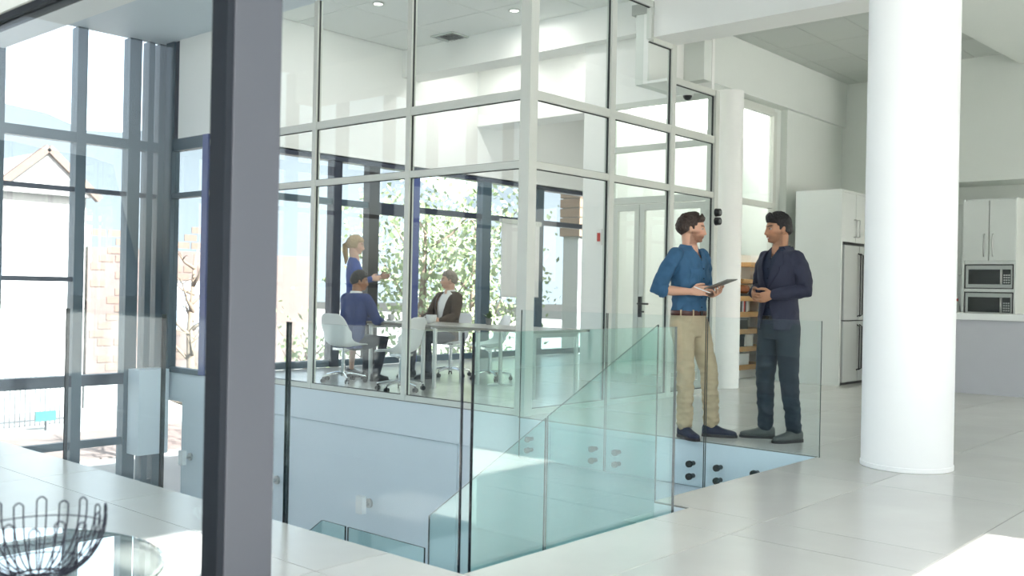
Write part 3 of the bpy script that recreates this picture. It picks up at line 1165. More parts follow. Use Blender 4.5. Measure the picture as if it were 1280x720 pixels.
# ---- man in the blue shirt, holding a tablet
def man_blue():
    S = Person('man in rolled-sleeve blue shirt and tan chinos holding a tablet at the balustrade', (6.99, 4.21, 0), radians(-94), (.60, .34, .235), (.010, .010, 1.705), radians(36), radians(4), W=.98)
    r = S.root
    pz = .95
    # skin: torso core, legs, arms
    S.head((.0, 0, pz + .60))
    S.add(torso_rings(pz, [(-.05, .085, .13, 0), (.15, .08, .125, 0), (.40, .085, .14, 0), (.52, .07, .12, -.005), (.60, .055, .07, -.005)]))
    hipR, hipL = V(0, -.09, pz - .02), V(.02, .09, pz - .02)
    ankR, ankL = V(.045, -.095, .085), V(.135, .155, .085)
    knR, knL = V(.055, -.105, .52), V(.115, .14, .52)
    for h, k, a in ((hipR, knR, ankR), (hipL, knL, ankL)):
        S.add(tube([h, k, a, a - V(0, 0, .03)], [.065, .045, .032, .03], 12))
    shR, elR, wrR = V(-.01, -.195, pz + .535), V(-.125, -.275, 1.195), V(.115, -.135, 1.185)
    shL, elL, wrL = V(.0, .195, pz + .535), V(-.02, .265, 1.205), V(.15, .105, 1.165)
    for a, b, c in ((shR, elR, wrR), (shL, elL, wrL)):
        m = b.lerp(c, .4)
        S.add(tube([a.lerp(b, .10) + V(0, -.03 if a.y > 0 else .03, -.02), a.lerp(b, .5), b, m, c], [.030, .038, .041, .041, (.030, .026)], 16))
    hR = (V(.26, -.06, 1.205) - wrR).normalized()
    S.add(*hand(wrR, hR, V(.15, .35, .9), (.30, .34, .38, .42), .55, s=-1.06))
    hL = (V(.27, .05, 1.18) - wrL).normalized()
    S.add(*hand(wrL, hL, V(.2, .75, .45), (.5, .55, .6, .65), .3, s=1.06))
    S.body(.0045, 2, beard=(.13, .055, .03), beard_amt=.75, brow=(.07, .03, .018))
    S.eyes()

    def thick(d):
        quiff = .012 * sm(.0, .6, d.x) * sm(.45, .8, d.z)
        return (.017 + .014 * sm(-.2, -.8, d.x) * sm(-.5, .1, d.z) + quiff) * (1 - .55 * sm(.62, .85, d.x) * sm(.75, .5, d.z))

    def line(d):
        # forehead line high, side line down to the ear, nape low
        f = sm(.52, .60, d.z + .10 * max(0, -d.x)) if d.x > .45 else 0
        side = sm(.30, .16, d.x) * sm(-.16, -.04, d.z + .35 * max(0, -d.x - .05) * 2.0) if d.x <= .45 else 0
        blend = sm(.6, .2, d.x) * sm(.22, .34, d.z)
        ear = 1 - g(abs(d.y) - .98, .16) * g(d.x + .10, .20) * g(d.z + .10, .24)
        return max(f, min(1, side) * max(.0, ear), blend)
    S.hair(HAIRB, thick, line, .005)
    # shirt with rolled sleeves, tucked in
    soups = [torso_rings(pz, [(.055, .120, .163, 0), (.10, .118, .160, .0), (.15, .112, .156, 0), (.26, .118, .166, .003), (.36, .128, .183, .004), (.45, .124, .192, 0), (.515, .108, .180, -.006), (.555, .092, .150, -.010), (.585, .074, .098, -.012), (.61, .060, .070, -.010)])]
    for a, b, c in ((shR, elR, wrR), (shL, elL, wrL)):
        e2 = b.lerp(c, .20)
        soups.append(tube([a + V(0, -.02 if a.y > 0 else .02, .0), a.lerp(b, .35), a.lerp(b, .75), b, e2], [.057, .060, .057, .055, .053], 18))
    cn = cloth_noise(.0085, 11, 2.0, (1, 1, .9))
    sh = remeshed('shirt', soups, DENIM, r, .0065, 5, push=lambda co, n: cn(co, n) * (1 if co.z > pz + .07 else .4), keep=lambda c: not (c.x > .02 and c.z > pz + .49 and abs(c.y) < .045 * (c.z - pz - .49) / .10))
    bv = bvh_of(sh)
    for a, b, c in ((shR, elR, wrR), (shL, elL, wrL)):
        p0, p1 = b.lerp(c, .08), b.lerp(c, .25)
        MB().tube([p0, p0.lerp(p1, .12), p0.lerp(p1, .9), p1], [.055, .0595, .0575, .053], 24, False).build('cuff', DENIM, r, smooth='auto', local=True)
    collar(r, pz + .585, -.010, DENIM, .064, .092, .036, .62, name='collar', point=.05)
    zs = [pz + .07 + i * .022 for i in range(20)]
    strip_on(bv, [(.018, z) for z in zs], [(-.018, z) for z in zs], .0015, DENIM, r, 'placket')
    for i in range(6):
        z = pz + .11 + i * .078
        h = bv.ray_cast(V(1, 0, z), V(-1, 0, 0))
        if h[0] is not None:
            button(r, h[0] + h[1] * .006, h[1], POSTD, .0055)
    for sd in (-1, 1):
        zz = [pz + .30 + i * .012 for i in range(11)]
        strip_on(bv, [(sd * .045, z) for z in zz], [(sd * .135, z - .004) for z in zz], .0035, DENIM, r, 'chest_pocket')
        zz = [pz + .395 + i * .008 for i in range(5)]
        strip_on(bv, [(sd * .042, z - .010) for z in zz], [(sd * .138, z - .014) for z in zz], .0065, DENIM, r, 'pocket_flap')
    # chinos
    soups = [torso_rings(pz, [(-.13, .108, .168, .0), (-.06, .122, .178, -.004), (.0, .122, .175, -.004), (.045, .116, .166, 0), (.072, .117, .165, 0)])]
    for h, k, a in ((hipR, knR, ankR), (hipL, knL, ankL)):
        soups.append(tube([h + V(0, 0, -.02), h.lerp(k, .5), k, k.lerp(a, .45), a.lerp(k, .08)], [(.098, .100), (.083, .086), .069, .061, .057], 22))
    c1 = cloth_noise(.011, 10, 7.0, (1, 1, 1.7))
    tr = remeshed('trousers', soups, CHINO, r, .0075, 6, push=lambda co, n: c1(co, n) * (.35 + .65 * sm(.75, .3, co.z)))
    tb = bvh_of(tr)
    for sd in (-1, 1):
        pts = [(sd * (.085 + .05 * (i / 8) ** 1.6), pz + .055 - .015 * i) for i in range(9)]
        strip_on(tb, pts, [(y + sd * .008, z) for y, z in pts], .0025, CHINO, r, 'pocket_edge')
    rings = [(V(0, 0, pz + z), V(.1215 + q, 0, 0), V(0, .1695 + q, 0)) for z, q in ((.042, 0), (.046, .003), (.078, .003), (.082, 0))]
    v, f = loft(rings, 48, power=2.25)
    bl = MB().add(v, f).build('belt', BELT, r, smooth='auto', local=True)
    mb = MB()
    mb.box(.122, .129, -.018, .018, pz + .046, pz + .078)
    mb.build('buckle', STANDM, bl, local=True)
    for a in (.55, -.55, 1.25, -1.25, 2.5, -2.5):
        p = V(.126 * cos(a), .174 * sin(a), pz + .062)
        t = V(-sin(a), cos(a), 0)
        MB().obox(p, t * .006, V(cos(a), sin(a), 0) * .004, V(0, 0, .027)).build('belt_loop', CHINO, r, local=True)
    shoe(r, (ankR.x, ankR.y, 0), radians(-24), NAVYSH, SOLED, high=.13)
    shoe(r, (ankL.x, ankL.y, 0), radians(30), NAVYSH, SOLED, high=.13)
    # tablet and pen, things of their own
    M = world_of(r)
    c = V(.285, .005, 1.247)
    e1, e2 = V(.93, .10, .345).normalized(), V(-.06, 1, .05).normalized()
    e2 = (e2 - e1 * e2.dot(e1)).normalized()
    e3 = e1.cross(e2)
    R3 = M.to_3x3()
    mb = MB()
    mb.obox(M @ c, R3 @ e1 * .122, R3 @ e2 * .088, R3 @ e3 * .0042)
    t = mb.build('tablet', TABM)
    bevel(t, .003)
    tag(t, 'thin grey tablet held in both hands by the man in the blue shirt', 'tablet')
    mb = MB()
    mb.obox(M @ (c + e3 * .0043), R3 @ e1 * .112, R3 @ e2 * .080, R3 @ e3 * .0006)
    mb.build('screen', SCREEN, t)
    p0, p1 = V(.135, -.125, 1.225), V(.275, -.105, 1.178)
    mb = MB()
    mb.tube([M @ p0, M @ p0.lerp(p1, .85), M @ p1], [.0048, .0048, .002], 10)
    pn = mb.build('stylus', PAPER, smooth='auto')
    tag(pn, 'slim white stylus between the fingers of the man with the tablet', 'stylus')
    return S


# ---- man in the blazer
def man_blazer():
    S = Person('man in dark navy blazer and dark trousers standing with joined hands, smiling', (7.36, 3.60, 0), radians(161), (.42, .215, .125), (.015, -.005, 1.705), radians(-22), radians(2), W=1.0)
    r = S.root
    pz = .95
    S.head((.0, 0, pz + .60))
    S.add(torso_rings(pz, [(-.05, .085, .13, 0), (.15, .08, .125, 0), (.40, .085, .14, 0), (.52, .07, .12, -.005), (.60, .055, .07, -.005)]))
    hipR, hipL = V(.0, -.09, pz - .02), V(-.01, .09, pz - .02)
    ankR, ankL = V(.0, -.12, .085), V(-.06, .135, .085)
    knR, knL = V(.03, -.105, .52), V(-.005, .12, .52)
    for h, k, a in ((hipR, knR, ankR), (hipL, knL, ankL)):
        S.add(tube([h, k, a, a - V(0, 0, .03)], [.065, .045, .032, .03], 12))
    shR, elR, wrR = V(-.01, -.180, pz + .53), V(-.015, -.235, 1.22), V(.185, -.09, 1.185)
    shL, elL, wrL = V(-.01, .180, pz + .53), V(-.055, .245, 1.21), V(.165, .105, 1.175)
    for a, b, c in ((shR, elR, wrR), (shL, elL, wrL)):
        S.add(tube([a.lerp(b, .10) + V(0, -.03 if a.y > 0 else .03, -.02), a.lerp(b, .5), b, b.lerp(c, .4), c], [.030, .034, .037, .037, (.030, .026)], 16))
    S.add(*hand(wrL, V(.62, -.72, -.28), V(.35, -.1, .9), (.30, .34, .38, .40), .4, s=1.06))
    S.add(*hand(wrR, V(.62, .62, -.30), V(.35, .1, .9), (.42, .46, .5, .52), .4, s=-1.06))
    S.body(.0045, 2, beard=(.06, .032, .022), beard_amt=.42, brow=(.012, .008, .006), lips=(.36, .12, .09))
    S.eyes()
    # open smile
    hm = S.hm
    rr = [(hm @ V(.0945 - 12 * (y * y), y, -.0722 + 3.4 * y * y)) for y in (-.019, -.012, -.005, .005, .012, .019)]
    MB().tube(rr, [.0012, .0030, .0036, .0036, .0030, .0012], 8).build('teeth', PAPER, r, smooth=True, local=True)

    def thick(d):
        return (.008 + .014 * sm(.25, .8, d.z) + .016 * sm(.1, .65, d.x) * sm(.45, .8, d.z)) * (1 - .5 * sm(.62, .85, d.x) * sm(.75, .5, d.z))

    def line(d):
        f = sm(.46, .54, d.z) if d.x > .45 else 0
        side = sm(.34, .22, d.x) * sm(-.16, -.04, d.z + .55 * max(0, -d.x - .05)) if d.x <= .45 else 0
        blend = sm(.6, .2, d.x) * sm(.22, .34, d.z)
        ear = 1 - g(abs(d.y) - .98, .16) * g(d.x + .10, .20) * g(d.z + .10, .26)
        return max(f, min(1, side) * max(0, ear), blend)
    S.hair(HAIRK, thick, line, .008)
    # dark shirt
    sh = remeshed('shirt', [torso_rings(pz, [(-.02, .120, .150, 0), (.10, .112, .150, 0), (.26, .115, .158, .003), (.36, .124, .172, .004), (.45, .120, .178, 0), (.515, .100, .165, -.006), (.565, .078, .120, -.010), (.60, .064, .076, -.008)])], DKSHIRT, r, .008, 4, keep=lambda c: not (c.x > .02 and c.z > pz + .52 and abs(c.y) < .04 * (c.z - pz - .52) / .08))
    sb = bvh_of(sh)
    collar(r, pz + .585, -.010, DKSHIRT, .065, .090, .036, .58, name='collar', point=.05)
    zs = [pz + .02 + i * .024 for i in range(21)]
    strip_on(sb, [(.016, z) for z in zs], [(-.016, z) for z in zs], .0015, DKSHIRT, r, 'placket')
    for i in range(6):
        z = pz + .12 + i * .078
        h = sb.ray_cast(V(1, 0, z), V(-1, 0, 0))
        if h[0] is not None:
            button(r, h[0] + h[1] * .005, h[1], POSTD, .0055)
    # trousers
    soups = [torso_rings(pz, [(-.13, .108, .168, .0), (-.06, .120, .176, -.004), (.0, .118, .170, -.004), (.05, .112, .160, 0)])]
    for h, k, a in ((hipR, knR, ankR), (hipL, knL, ankL)):
        soups.append(tube([h + V(0, 0, -.02), h.lerp(k, .5), k, k.lerp(a, .45), a.lerp(k, .06)], [(.100, .104), (.088, .090), .074, .063, .057], 22))
    c1 = cloth_noise(.008, 10, 3.0, (1, 1, 1.5))
    remeshed('trousers', soups, SLACKS, r, .0075, 6, push=lambda co, n: c1(co, n) * (.35 + .65 * sm(.75, .3, co.z)))
    rings = [(V(0, 0, pz + z), V(.1205 + q, 0, 0), V(0, .1635 + q, 0)) for z, q in ((.020, 0), (.023, .003), (.053, .003), (.056, 0))]
    v, f = loft(rings, 48, power=2.25)
    bl = MB().add(v, f).build('belt', BLACK, r, smooth='auto', local=True)
    MB().box(.121, .127, -.015, .015, pz + .026, pz + .050).build('buckle', STANDM, bl, local=True)
    # blazer: closed shape, then opened along the front
    zb = pz + .215                                   # the button

    def half_gap(z):
        if z > zb:
            return .010 + .080 * sm(zb, pz + .57, z) ** .8
        return .010 + .065 * sm(zb, pz - .05, z)
    soups = [torso_rings(pz, [(-.06, .136, .184, .0), (-.02, .137, .184, -.002), (.06, .132, .174, 0), (.17, .125, .164, 0), (.26, .128, .172, .003), (.36, .138, .188, .004), (.45, .134, .196, 0), (.515, .118, .186, -.008), (.555, .100, .155, -.014), (.585, .083, .105, -.016), (.61, .072, .082, -.018)])]
    for a, b, c in ((shR, elR, wrR), (shL, elL, wrL)):
        soups.append(tube([a + V(0, -.02 if a.y > 0 else .02, -.005), a.lerp(b, .3), a.lerp(b, .75), b, b.lerp(c, .5), b.lerp(c, .95)], [.060, .063, .060, .056, .050, .044], 20))
    cn = cloth_noise(.0065, 11, 11.0, (1, 1, .8))
    bz = remeshed('blazer', soups, BLAZ, r, .007, 5, push=lambda co, n: cn(co, n) * (.5 if abs(co.y) < .17 else 1.2))
    bb = bvh_of(bz)
    bm = bmesh.new()
    bm.from_mesh(bz.data)
    kill = [f for f in bm.faces if f.calc_center_median().x > .03 and abs(f.calc_center_median().y) < half_gap(f.calc_center_median().z) and f.normal.x > -.3
            and (f.calc_center_median() - wrL).length > .07 and (f.calc_center_median() - wrR).length > .07]
    kill += [f for f in bm.faces if f.calc_center_median().z < pz - .05 and abs(f.normal.z) > .8]
    bmesh.ops.delete(bm, geom=list(set(kill)), context='FACES')
    bm.to_mesh(bz.data)
    bm.free()
    so = bz.modifiers.new('thickness', 'SOLIDIFY')
    so.thickness = .006
    so.offset = -1
    for sd in (-1, 1):
        rows = 16
        L, Rr = [], []
        for i in range(rows):
            u = i / (rows - 1)
            z = zb + .004 + (pz + .565 - zb) * u
            e = half_gap(z) - .012
            wdt = .004 + .062 * sm(0, .62, u) if u < .66 else .066 * sm(1.12, .70, u) + .010
            if .66 <= u < .72:
                wdt *= .72
            L.append((sd * e, z))
            Rr.append((sd * (e + wdt), z - .01 * u))
        strip_on(bb, L, Rr, .006, BLAZ, bz, 'lapel', .006)
        zz = [pz + .03 + i * .010 for i in range(6)]
        strip_on(bb, [(sd * .075, z) for z in zz], [(sd * .155, z + .006) for z in zz], .004, BLAZ, bz, 'pocket_flap')
    collar(r, pz + .578, -.020, BLAZ, .078, .104, .036, 1.0, name='blazer_collar', point=.0)
    h = bb.ray_cast(V(1, .006, zb), V(-1, 0, 0))
    if h[0] is not None:
        button(bz, h[0] + h[1] * .006, h[1], POSTD, .009)
    shoe(r, (ankR.x, ankR.y, 0), radians(-42), GREYSH, SOLED)
    shoe(r, (ankL.x, ankL.y, 0), radians(-6), GREYSH, SOLED)
    # ring and wrist stay bare; the hands meet in front of the buttons
    return S


# ---- people in the meeting room (smaller in the picture)
def meeting_person(kind, label, loc, yaw, skin, hair_mat, head_yaw, head_pitch=0.0):
    seated = kind != 'woman'
    pz = {'suit': .49, 'elder': .53}.get(kind, .96)
    lean = {'suit': .16, 'elder': -.06, 'woman': .0}[kind]
    W = .95 if kind == 'woman' else 1.0
    fem = kind == 'woman'
    sw = .165 if fem else .195
    nb = V(lean * .60, 0, pz + .60)
    S = Person(label, loc, yaw, skin, (lean * .75 + .015, 0, pz + .755), head_yaw, head_pitch, W=W)
    r = S.root
    S.head(nb)
    core = [(-.05, .085, .13, 0), (.15, .08, .12, 0), (.40, .085, .14, 0), (.54, .07, .13, -.005), (.60, .05, .065, -.005)]
    S.add(torso_rings(pz, core, lean))
    sx = lean * .53
    shR, shL = V(sx, -sw, pz + .53), V(sx, sw, pz + .53)
    if kind == 'suit':
        elR, wrR, elL, wrL = V(.20, -.26, pz + .27), V(.40, -.12, pz + .25), V(.20, .26, pz + .27), V(.42, .10, pz + .25)
        dR, dL = V(.9, .4, -.05), V(.9, -.35, -.05)
    elif kind == 'elder':
        elR, wrR, elL, wrL = V(.08, -.27, pz + .27), V(.30, -.17, pz + .23), V(.06, .27, pz + .28), V(.26, .22, pz + .22)
        dR, dL = V(.9, .3, -.1), V(.9, -.3, -.1)
    else:
        elR, wrR, elL, wrL = V(.02, -.23, pz + .25), V(.22, -.19, pz + .32), V(.12, .22, pz + .29), V(.34, .14, pz + .35)
        dR, dL = V(.95, .2, .1), V(.95, -.2, .1)
    for a, b, c in ((shR, elR, wrR), (shL, elL, wrL)):
        S.add(tube([a, a.lerp(b, .5), b, b.lerp(c, .4), c], [.042, .037, .034, .035, .025], 12))
    S.add(*hand(wrR, dR, V(0, .3, 1), s=-.98))
    S.add(*hand(wrL, dL, V(0, -.3, 1), s=.98))
    legs = []
    if seated:
        spread = .10
        foot = {'suit': (.30, .42), 'elder': (.46, .40)}[kind]
        for sd, fx in ((-1, foot[0]), (1, foot[1])):
            hp, kn, an = V(.0, sd * .09, pz - .01), V(.43, sd * (.09 + spread * .6), pz + .015), V(fx, sd * (.10 + spread * .5), .085)
            legs.append((hp, kn, an))
    else:
        for sd in (-1, 1):
            legs.append((V(0, sd * .085, pz - .02), V(.02, sd * .075, .52), V(-.01, sd * .07, .10)))
    for h, k, a in legs:
        S.add(tube([h, h.lerp(k, .5), k, k.lerp(a, .35), a, a - V(0, 0, .04)], [.07, .055, .045, .045, .03, .03], 12))
    S.body(.0065, 2, brow=(.05, .03, .02))
    S.eyes()
    if kind == 'woman':
        def thick(d):
            return .018 + .008 * sm(-.2, -.8, d.x)

        def line(d):
            f = sm(.44, .54, d.z) if d.x > .40 else 0
            return max(f, (sm(.40, .25, d.x) * sm(-.55, -.4, d.z)) if d.x <= .45 else 0, sm(.6, .2, d.x) * sm(.2, .34, d.z))
        h = S.hair(hair_mat, thick, line, .004)
        hm = S.hm
        MB().tube([hm @ V(-.10, .0, .02), hm @ V(-.135, .0, -.02), hm @ V(-.125, 0, -.10), hm @ V(-.10, 0, -.19), hm @ V(-.10, 0, -.25)], [.026, .038, .036, .028, .012], 14).build('ponytail', hair_mat, h, smooth=True, local=True)
    else:
        def thick(d):
            return (.012 if kind == 'elder' else .015) + .006 * sm(.3, .8, d.z)

        def line(d):
            f = sm(.50, .58, d.z) if d.x > .45 else 0
            side = sm(.30, .18, d.x) * sm(-.18, -.06, d.z + .55 * max(0, -d.x - .05)) if d.x <= .45 else 0
            blend = sm(.6, .2, d.x) * sm(.24, .36, d.z)
            ear = 1 - g(abs(d.y) - .98, .12) * g(d.x + .12, .17) * g(d.z + .08, .22)
            return max(f, min(1, side) * max(0, ear), blend)
        S.hair(hair_mat, thick, line, .004)
    if kind == 'woman':
        soups = [torso_rings(pz, [(-.02, .108, .160, 0), (.10, .098, .138, 0), (.20, .095, .128, 0), (.34, .112, .148, .008), (.43, .108, .156, .006), (.515, .085, .150, -.006), (.565, .066, .100, -.01), (.60, .056, .065, -.008)])]
        for a, b, c in ((shR, elR, wrR), (shL, elL, wrL)):
            soups.append(tube([a + V(0, -.018 if a.y > 0 else .018, 0), a.lerp(b, .5), b, b.lerp(c, .5), b.lerp(c, .95)], [.060, .053, .046, .042, .036], 16))
        remeshed('blouse', soups, TOPBLUE, r, .009, 5)
        soups = [torso_rings(pz, [(-.52, .10, .135, .01), (-.30, .112, .165, 0), (-.10, .120, .180, 0), (.02, .105, .152, 0), (.04, .102, .148, 0)])]
        remeshed('skirt', soups, NAVYCL, r, .01, 4)
        for h, k, a in legs:
            shoe(r, (a.x, a.y, .0), 0, BLACK, SOLED, high=.075)
        return S
    jm = SUITBLUE if kind == 'suit' else ELDERJ
    # shirt, suit trousers, jacket
    sh = remeshed('shirt', [torso_rings(pz, [(-.02, .115, .150, 0), (.10, .110, .150, 0), (.26, .113, .158, .003), (.36, .120, .172, .004), (.45, .116, .178, 0), (.515, .098, .165, -.006), (.565, .076, .120, -.010), (.60, .062, .074, -.008)], lean)], PAPER, r, .009, 4)
    collar(r, pz + .585, lean * .6 - .006, PAPER, .064, .085, .044, .45, name='collar')
    soups = [torso_rings(pz, [(-.085, .10, .165, .02), (-.03, .122, .176, 0), (.05, .115, .165, 0), (.09, .110, .16, 0)], lean)]
    for h, k, a in legs:
        soups.append(tube([h, h.lerp(k, .5), k, k.lerp(a, .45), a.lerp(k, .06)], [.098, .090, .074, .062, .056], 18))
    remeshed('trousers', soups, NAVYCL, r, .010, 5)
    zb = pz + .2
    soups = [torso_rings(pz, [(-.07, .142, .188, .0), (.06, .136, .178, 0), (.17, .130, .172, 0), (.26, .130, .180, .003), (.36, .142, .200, .004), (.45, .138, .212, 0), (.515, .120, .205, -.008), (.565, .092, .150, -.014), (.605, .073, .085, -.016)], lean)]
    for a, b, c in ((shR, elR, wrR), (shL, elL, wrL)):
        soups.append(tube([a + V(0, -.02 if a.y > 0 else .02, -.005), a.lerp(b, .3), a.lerp(b, .75), b, b.lerp(c, .5), b.lerp(c, .93)], [.078, .072, .064, .060, .053, .046], 18))
    cn = cloth_noise(.004, 12, 4.0)
    jk = remeshed('jacket', soups, jm, r, .009, 5, push=lambda co, n: cn(co, n))
    bb = bvh_of(jk)

    def half_gap(z):
        wide = .11 if kind == 'elder' else .07
        return .012 + wide * sm(zb - .1, pz + .55, z) ** .7 + (.05 if kind == 'elder' else 0) * sm(pz + .3, pz - .1, z)
    bm = bmesh.new()
    bm.from_mesh(jk.data)
    kill = []
    for f in bm.faces:
        c = f.calc_center_median()
        if c.x > lean * (c.z - pz) + .03 and abs(c.y) < half_gap(c.z) and f.normal.x > -.3 and (c - wrL).length > .09 and (c - wrR).length > .09:
            kill.append(f)
    bmesh.ops.delete(bm, geom=list(set(kill)), context='FACES')
    bm.to_mesh(jk.data)
    bm.free()
    so = jk.modifiers.new('thickness', 'SOLIDIFY')
    so.thickness = .006
    so.offset = -1
    for sd in (-1, 1):
        L, Rr = [], []
        for i in range(12):
            u = i / 11
            z = zb + (pz + .56 - zb) * u
            e = half_gap(z) - .004
            w_ = .004 + .055 * sm(0, .6, u) if u < .66 else .055 * sm(1.12, .70, u) + .010
            L.append((sd * e, z))
            Rr.append((sd * (e + w_), z))
        strip_on(bb, L, Rr, .006, jm, jk, 'lapel', .005)
    for h, k, a in legs:
        shoe(r, (a.x, a.y, 0), 0, BLACK, SOLED)
    return S


TOPBLUE = pm('royal_blue_knit', (.045, .085, .30), .8, var=.1, scale=20)
NAVYCL = pm('navy_suit_cloth', (.014, .018, .034), .8, var=.12, scale=20)
SUITBLUE = pm('blue_suit_cloth', (.035, .055, .17), .75, var=.1, scale=20)
ELDERJ = pm('dark_jacket_brown_reflection', (.075, .05, .035), .8, var=.5, scale=7)  # brown of a reflection put into the dark cloth colour
BLOND = pm('blond_hair', (.42, .30, .17), .5, var=.25, scale=30, bump=.8, bscale=90)
GREYH = pm('grey_brown_hair', (.24, .20, .165), .55, var=.35, scale=40, bump=.8, bscale=90)

# ------------------------------------------------------------------ swivel shell chair


def make_chair(label, group, loc, rz):
    t = thing('swivel_chair', (0, 0, 0), label, 'chair', group)
    # shell: profile from the seat front up to the back, bowl edges
    prof = [(.235, .435), (.20, .455), (.12, .445), (.02, .430), (-.08, .432), (-.145, .470), (-.178, .54), (-.200, .64), (-.222, .74), (-.236, .82), (-.240, .845)]
    wid = [.21, .235, .25, .255, .25, .245, .245, .242, .225, .18, .11]
    cup = [.0, .015, .035, .055, .075, .095, .085, .06, .04, .02, .0]
    mb = MB()
    nu = 14
    v = []
    for (x, z), w, c in zip(prof, wid, cup):
        for i in range(nu + 1):
            s_ = -1 + 2 * i / nu
            e = abs(s_) ** 3
            back = 1 if z > .5 else 0
            v.append((x + (c * e * (1 if z > .47 else .2)), w * s_ * (1 - .04 * e), z + (c * e * (0 if z > .6 else 1))))
    f = []
    for k in range(len(prof) - 1):
        for i in range(nu):
            a = k * (nu + 1) + i
            f.append((a, a + 1, a + nu + 2, a + nu + 1))
    mb.add(v, f)
    sh = mb.build('shell', SHELLW, t, smooth=True, local=True, fix=False)
    so = sh.modifiers.new('thickness', 'SOLIDIFY')
    so.thickness = .010
    so.offset = 0
    sb = sh.modifiers.new('smooth', 'SUBSURF')
    sb.levels = sb.render_levels = 1
    mb = MB()
    mb.box(-.10, .10, -.09, .09, .395, .425)
    mb.tube([(.0, 0, .40), (.0, 0, .20)], .022, 12, False)
    mb.tube([(.0, 0, .22), (.0, 0, .075)], .029, 12, False)
    mb.tube([(.09, .09, .42), (.04, .04, .39), (0, 0, .36)], .010, 8)
    mb.tube([(.09, -.09, .42), (.04, -.04, .39), (0, 0, .36)], .010, 8)
    mb.build('gas_column', CHROME, t, smooth='auto', local=True)
    for k in range(5):
        a = 2 * pi * k / 5 + .3
        d = V(cos(a), sin(a), 0)
        lg = MB().tube([V(0, 0, .105), d * .09 + V(0, 0, .112), d * .20 + V(0, 0, .095), d * .275 + V(0, 0, .078)], [(.019, .016), (.018, .014), (.015, .011), (.013, .01)], 10).build('leg', CHROME, t, smooth=True, local=True)
        p = d * .27 + V(0, 0, .028)
        sd = V(-d.y, d.x, 0)
        mb = MB()
        for s_ in (-1, 1):
            mb.cyl(p + sd * s_ * .010, p + sd * s_ * .024, .028, .026, 14)
        mb.cyl(p + V(0, 0, .005), p + V(0, 0, .052), .009, .009, 8)
        mb.build('caster', BLACK, lg, smooth='auto', local=True)
    t.location = loc
    t.rotation_euler.z = rz
    return t


def copy_chair(src, label, group, loc, rz):
    c = copy_tree(src)
    c.location = loc
    c.rotation_euler.z = rz
    c['label'] = label
    return c

# ------------------------------------------------------------------ build the people
man_blue()
man_blazer()
meeting_person('suit', 'man in blue suit seated at the meeting table, seen from behind', (7.76, 9.47, 0), radians(2), (.36, .19, .12), HAIRK, radians(-34), radians(6))
meeting_person('elder', 'older grey haired man in white shirt and open jacket seated across the meeting table', (9.22, 9.26, 0), radians(172), (.66, .42, .32), GREYH, radians(-34))
meeting_person('woman', 'woman with blond ponytail in blue top standing at the end of the meeting table', (8.22, 9.98, 0), radians(-40), (.62, .40, .31), BLOND, radians(2), radians(6))

# ------------------------------------------------------------------ meeting room furniture
GC = 'white swivel shell chairs round the meeting tables'
ch = make_chair('white swivel shell chair under the man in the blue suit', GC, (7.66, 9.47, 0), radians(8))
copy_chair(ch, 'empty white swivel shell chair turned with its back to the glass wall mullion', GC, (7.52, 8.27, 0), radians(104))
copy_chair(ch, 'white swivel shell chair under the older man in the white shirt', GC, (9.30, 9.25, 0), radians(172))
copy_chair(ch, 'empty white swivel shell chair on the far side of the table beside the older man', GC, (9.33, 8.56, 0), radians(150))


def meeting_table(label, x0, x1, y0, y1, disc=None):
    t = thing('meeting_table', ((x0 + x1) / 2, (y0 + y1) / 2, 0), label, 'table', 'grey meeting tables')
    tp = piece('table_top', TABLEG, t, (x0, x1, y0, y1, .715, .742))
    bevel(tp, .004)
    for x in (x0 + .10, x1 - .09):
        for y in (y0 + .12, y1 - .12):
            mb = MB()
            mb.cyl((x, y, .0), (x, y, .715), .025, .025, 16)
            mb.cyl((x, y, .695), (x, y, .715), .05, .05, 16)
            mb.build('table_leg', BRUSH, t, smooth='auto')
    piece('apron', BRUSH, t, (x0 + .08, x1 - .07, y0 + .10, y0 + .13, .66, .715), (x0 + .08, x1 - .07, y1 - .13, y1 - .10, .66, .715))
    return t


meeting_table('grey meeting table nearest the corner post of the glass wall', 7.94, 8.87, 6.62, 8.38)
t2 = meeting_table('grey meeting table with white cups in front of the seated men', 8.02, 8.87, 8.42, 9.62)
fs = thing('pedestal_stand', (8.80, 8.10, 0), 'slim steel pole on a round floor disc beside the meeting table', 'stand')  # table pedestal with a disc foot; it carries no sign
mb = MB()
mb.lathe([(.155, 0), (.155, .008), (.14, .013), (.02, .016)], (8.93, 8.02, 0), 36)
mb.build('base_disc', BRUSH, fs, smooth='auto')
mb = MB()
mb.cyl((8.93, 8.02, .012), (8.93, 8.02, .70), .024, .024, 16)
mb.build('pole', BRUSH, fs, smooth='auto')


def cup(label, x, y, z=.742, s=1.0, rz=0.0):
    t = thing('cup', (x, y, z), label, 'cup', 'white cups on the meeting table', rz=rz)
    mb = MB()
    prof = [(.026, 0), (.030, .004), (.040, .04), (.043, .085), (.040, .085), (.037, .04), (.026, .008), (.001, .007)]
    mb.lathe([(r_ * s, z_ * s) for r_, z_ in prof], n=24)
    mb.build('bowl', SHELLW, t, smooth='auto', local=True)
    mb = MB()
    mb.tube([(.040 * s, 0, .07 * s), (.062 * s, 0, .068 * s), (.066 * s, 0, .045 * s), (.055 * s, 0, .028 * s), (.038 * s, 0, .025 * s)], .0045 * s, 8)
    mb.build('cup_handle', SHELLW, t, smooth=True, local=True)
    return t


